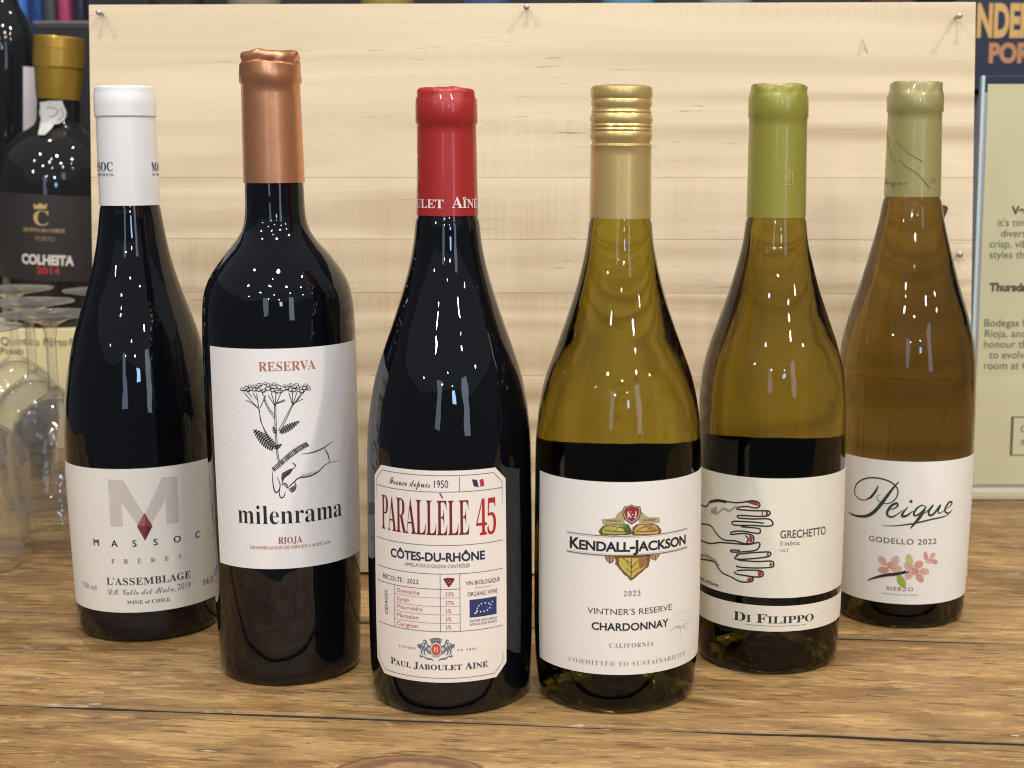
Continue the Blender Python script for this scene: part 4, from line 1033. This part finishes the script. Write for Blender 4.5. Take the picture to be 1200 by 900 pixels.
for k, (px, col, lab) in enumerate(far):
    p = at_depth(px, 60, YF); s_ = random.Random(k).uniform(.9, 1.08)
    t = thing('shelf_bottle', lab, 'bottle', (p.x, YF, zf), 'bottles on the far shelf')
    g = plain('far_bottle_glass_%d' % k, col, .15, 0, coat=.6)
    rb = .0095 if px < 100 else .036
    if px < 100: prof = [(0, 0), (rb*.9, 0), (rb, .004), (rb, .15*s_), (rb*.45, .19*s_), (rb*.4, .24*s_)]
    else: prof = [(0, 0), (rb*.9, 0), (rb, .004), (rb, .19*s_), (rb*.8, .21*s_), (.014, .235*s_), (.013, .29*s_)]
    obj('glass_body', lathe('glass_body', prof+[(0, prof[-1][1])], g, 24), t)
    z_ = prof[-1][1]
    obj('cap', lathe('cap', [(0, z_+.0003), (prof[-1][0]+.0008, z_+.0003), (prof[-1][0]+.0008, z_+.03), (0, z_+.03)], plain('far_cap_%d' % (k % 3), [(.3, .25, .1), (.05, .05, .06), (.25, .03, .03)][k % 3], .4), 20), t)

# ------------------------------------------------------------------ behind, right: navy carton on a pale case, sign in clear holder
YN = 1.60
a = at_depth(1138, 106, YN)
lc = thing('pale_case', 'pale lilac case standing behind the yellow green sign under the navy box', 'case', (a.x+.16, YN, 0))
obj('carton', box_mesh('carton', -.15, .25, 0, .22, 0, a.z-.002, plain('pale_lilac_card', srgb(176, 172, 196), .5, noise=.03), .003, 2), lc)
obj('tape', box_mesh('tape', -.14, .24, -.0006, 0, a.z-.05, a.z-.02, plain('clear_tape', srgb(190, 188, 204), .25), 0), lc)
nb_ = thing('navy_box', 'navy blue box with large gold capital letters at the top right corner', 'box', (a.x+.16, YN, a.z))
NVY = plain('navy_card', srgb(16, 22, 52), .4, noise=.04)
obj('carton', box_mesh('carton', -.18, .25, 0, .2, 0, .16, NVY, .002, 2), nb_)
flat_text(nb_, 0, 'NDER', 1144.5, 42, 36, (196, 158, 96), 'sans', .045, pr_=1212, yy=YN-.0008)
flat_text(nb_, 0, 'PORT', 1158.5, 72.6, 21, (170, 122, 88), 'sans', .05, pr_=1222, yy=YN-.0008)
YS = 1.13
bl = at_depth(1140.5, 572, YS); bl.z = 0
base_y = YS; tl = at_depth(1153.5, 89, YS)
sg = thing('sign_holder', 'clear acrylic stand holding a pale yellow green notice at the right edge', 'sign', (tl.x+.105, YS, 0))
ACR = thin_clear('clear_acrylic', (.97, .99, .98), 1.4, .6)
hz = tl.z
obj('front_pane', box_mesh('front_pane', -.105, .105, -.0045, -.0025, .0103, hz, ACR, .0006, 1), sg)
obj('back_pane', box_mesh('back_pane', -.105, .105, .0005, .0025, .0103, hz, ACR, .0006, 1), sg)
obj('base', box_mesh('base', -.107, .107, -.006, .08, .0003, .0100, plain('frosted_acrylic_base', srgb(208, 204, 178), .15, 0, coat=.6), .003, 2), sg)
obj('edge_rail', box_mesh('edge_rail', -.1078, -.1053, -.0045, .0025, .0103, hz, plain('acrylic_edge_highlight', srgb(196, 216, 226), .1, 0, coat=1), .0004, 1), sg)  # opaque pale colour paints the highlight along the clear acrylic edge
pp_ = obj('notice', box_mesh('notice', -.1025, .1025, -.0020, -.0005, .0125, hz-.006, plain('pale_green_paper', srgb(244, 232, 194), .6, noise=.02)), sg)
TG = (104, 100, 66)
class _P: location = Vector((tl.x+.105, YS, 0))
LINES = [('Ve', 1185, 251, 9, .05), ("it's time", 1169.5, 265, 8.5, 0), ('diverse', 1173, 277.5, 8.5, 0), ('crisp, vibr', 1159.5, 290, 8.5, 0), ('styles tha', 1159.5, 302.5, 8.5, 0), ('Thursday', 1159, 341, 9, .05),
         ('Bodegas M', 1153.5, 382.5, 8.5, 0), ('Rioja, and', 1154, 395, 8.5, 0), ('honour the', 1153, 407.5, 8.5, 0), ('to evolving', 1159, 420, 8.5, 0), ('room at Cl', 1153, 432.5, 8.5, 0), ('C', 1196, 507, 8.5, 0), ('a', 1196, 521, 8.5, 0)]
vs, fs = [], []
for t_, x, y, c_, off in LINES:
    yy = YS-.0022; p0 = at_depth(x, y, yy); p1 = at_depth(x, y-c_, yy); V, Fc = text_geo(t_, 'sans', off); x0 = min(v[0] for v in V); k = p1.z-p0.z; b_ = len(vs)
    vs += [(p0.x+(vx-x0)*k-sg.location.x, -.0022, p0.z+vy*k) for vx, vy in V]; fs += [tuple(b_+i for i in f) for f in Fc]
for (xa, ya, xb_, yb_) in ((1185, 488, 1186.3, 534), (1185, 488, 1230, 489.3), (1185, 532.7, 1230, 534)):
    p0, p1 = at_depth(xa, ya, YS-.0022), at_depth(xb_, yb_, YS-.0022); b_ = len(vs)
    vs += [(p0.x-sg.location.x, -.0022, p0.z), (p1.x-sg.location.x, -.0022, p0.z), (p1.x-sg.location.x, -.0022, p1.z), (p0.x-sg.location.x, -.0022, p1.z)]; fs.append((b_, b_+1, b_+2, b_+3))
l_ = obj('lettering', mesh('lettering', vs, fs, ink(TG)), pp_)

wl = obj('wall', box_mesh('wall', -3, 3, 2.35, 2.4, -.9, 2.6, plain('dim_shop_wall', (.02, .022, .03), .7, noise=.3, nscale=3)))
wl['kind'] = 'structure'
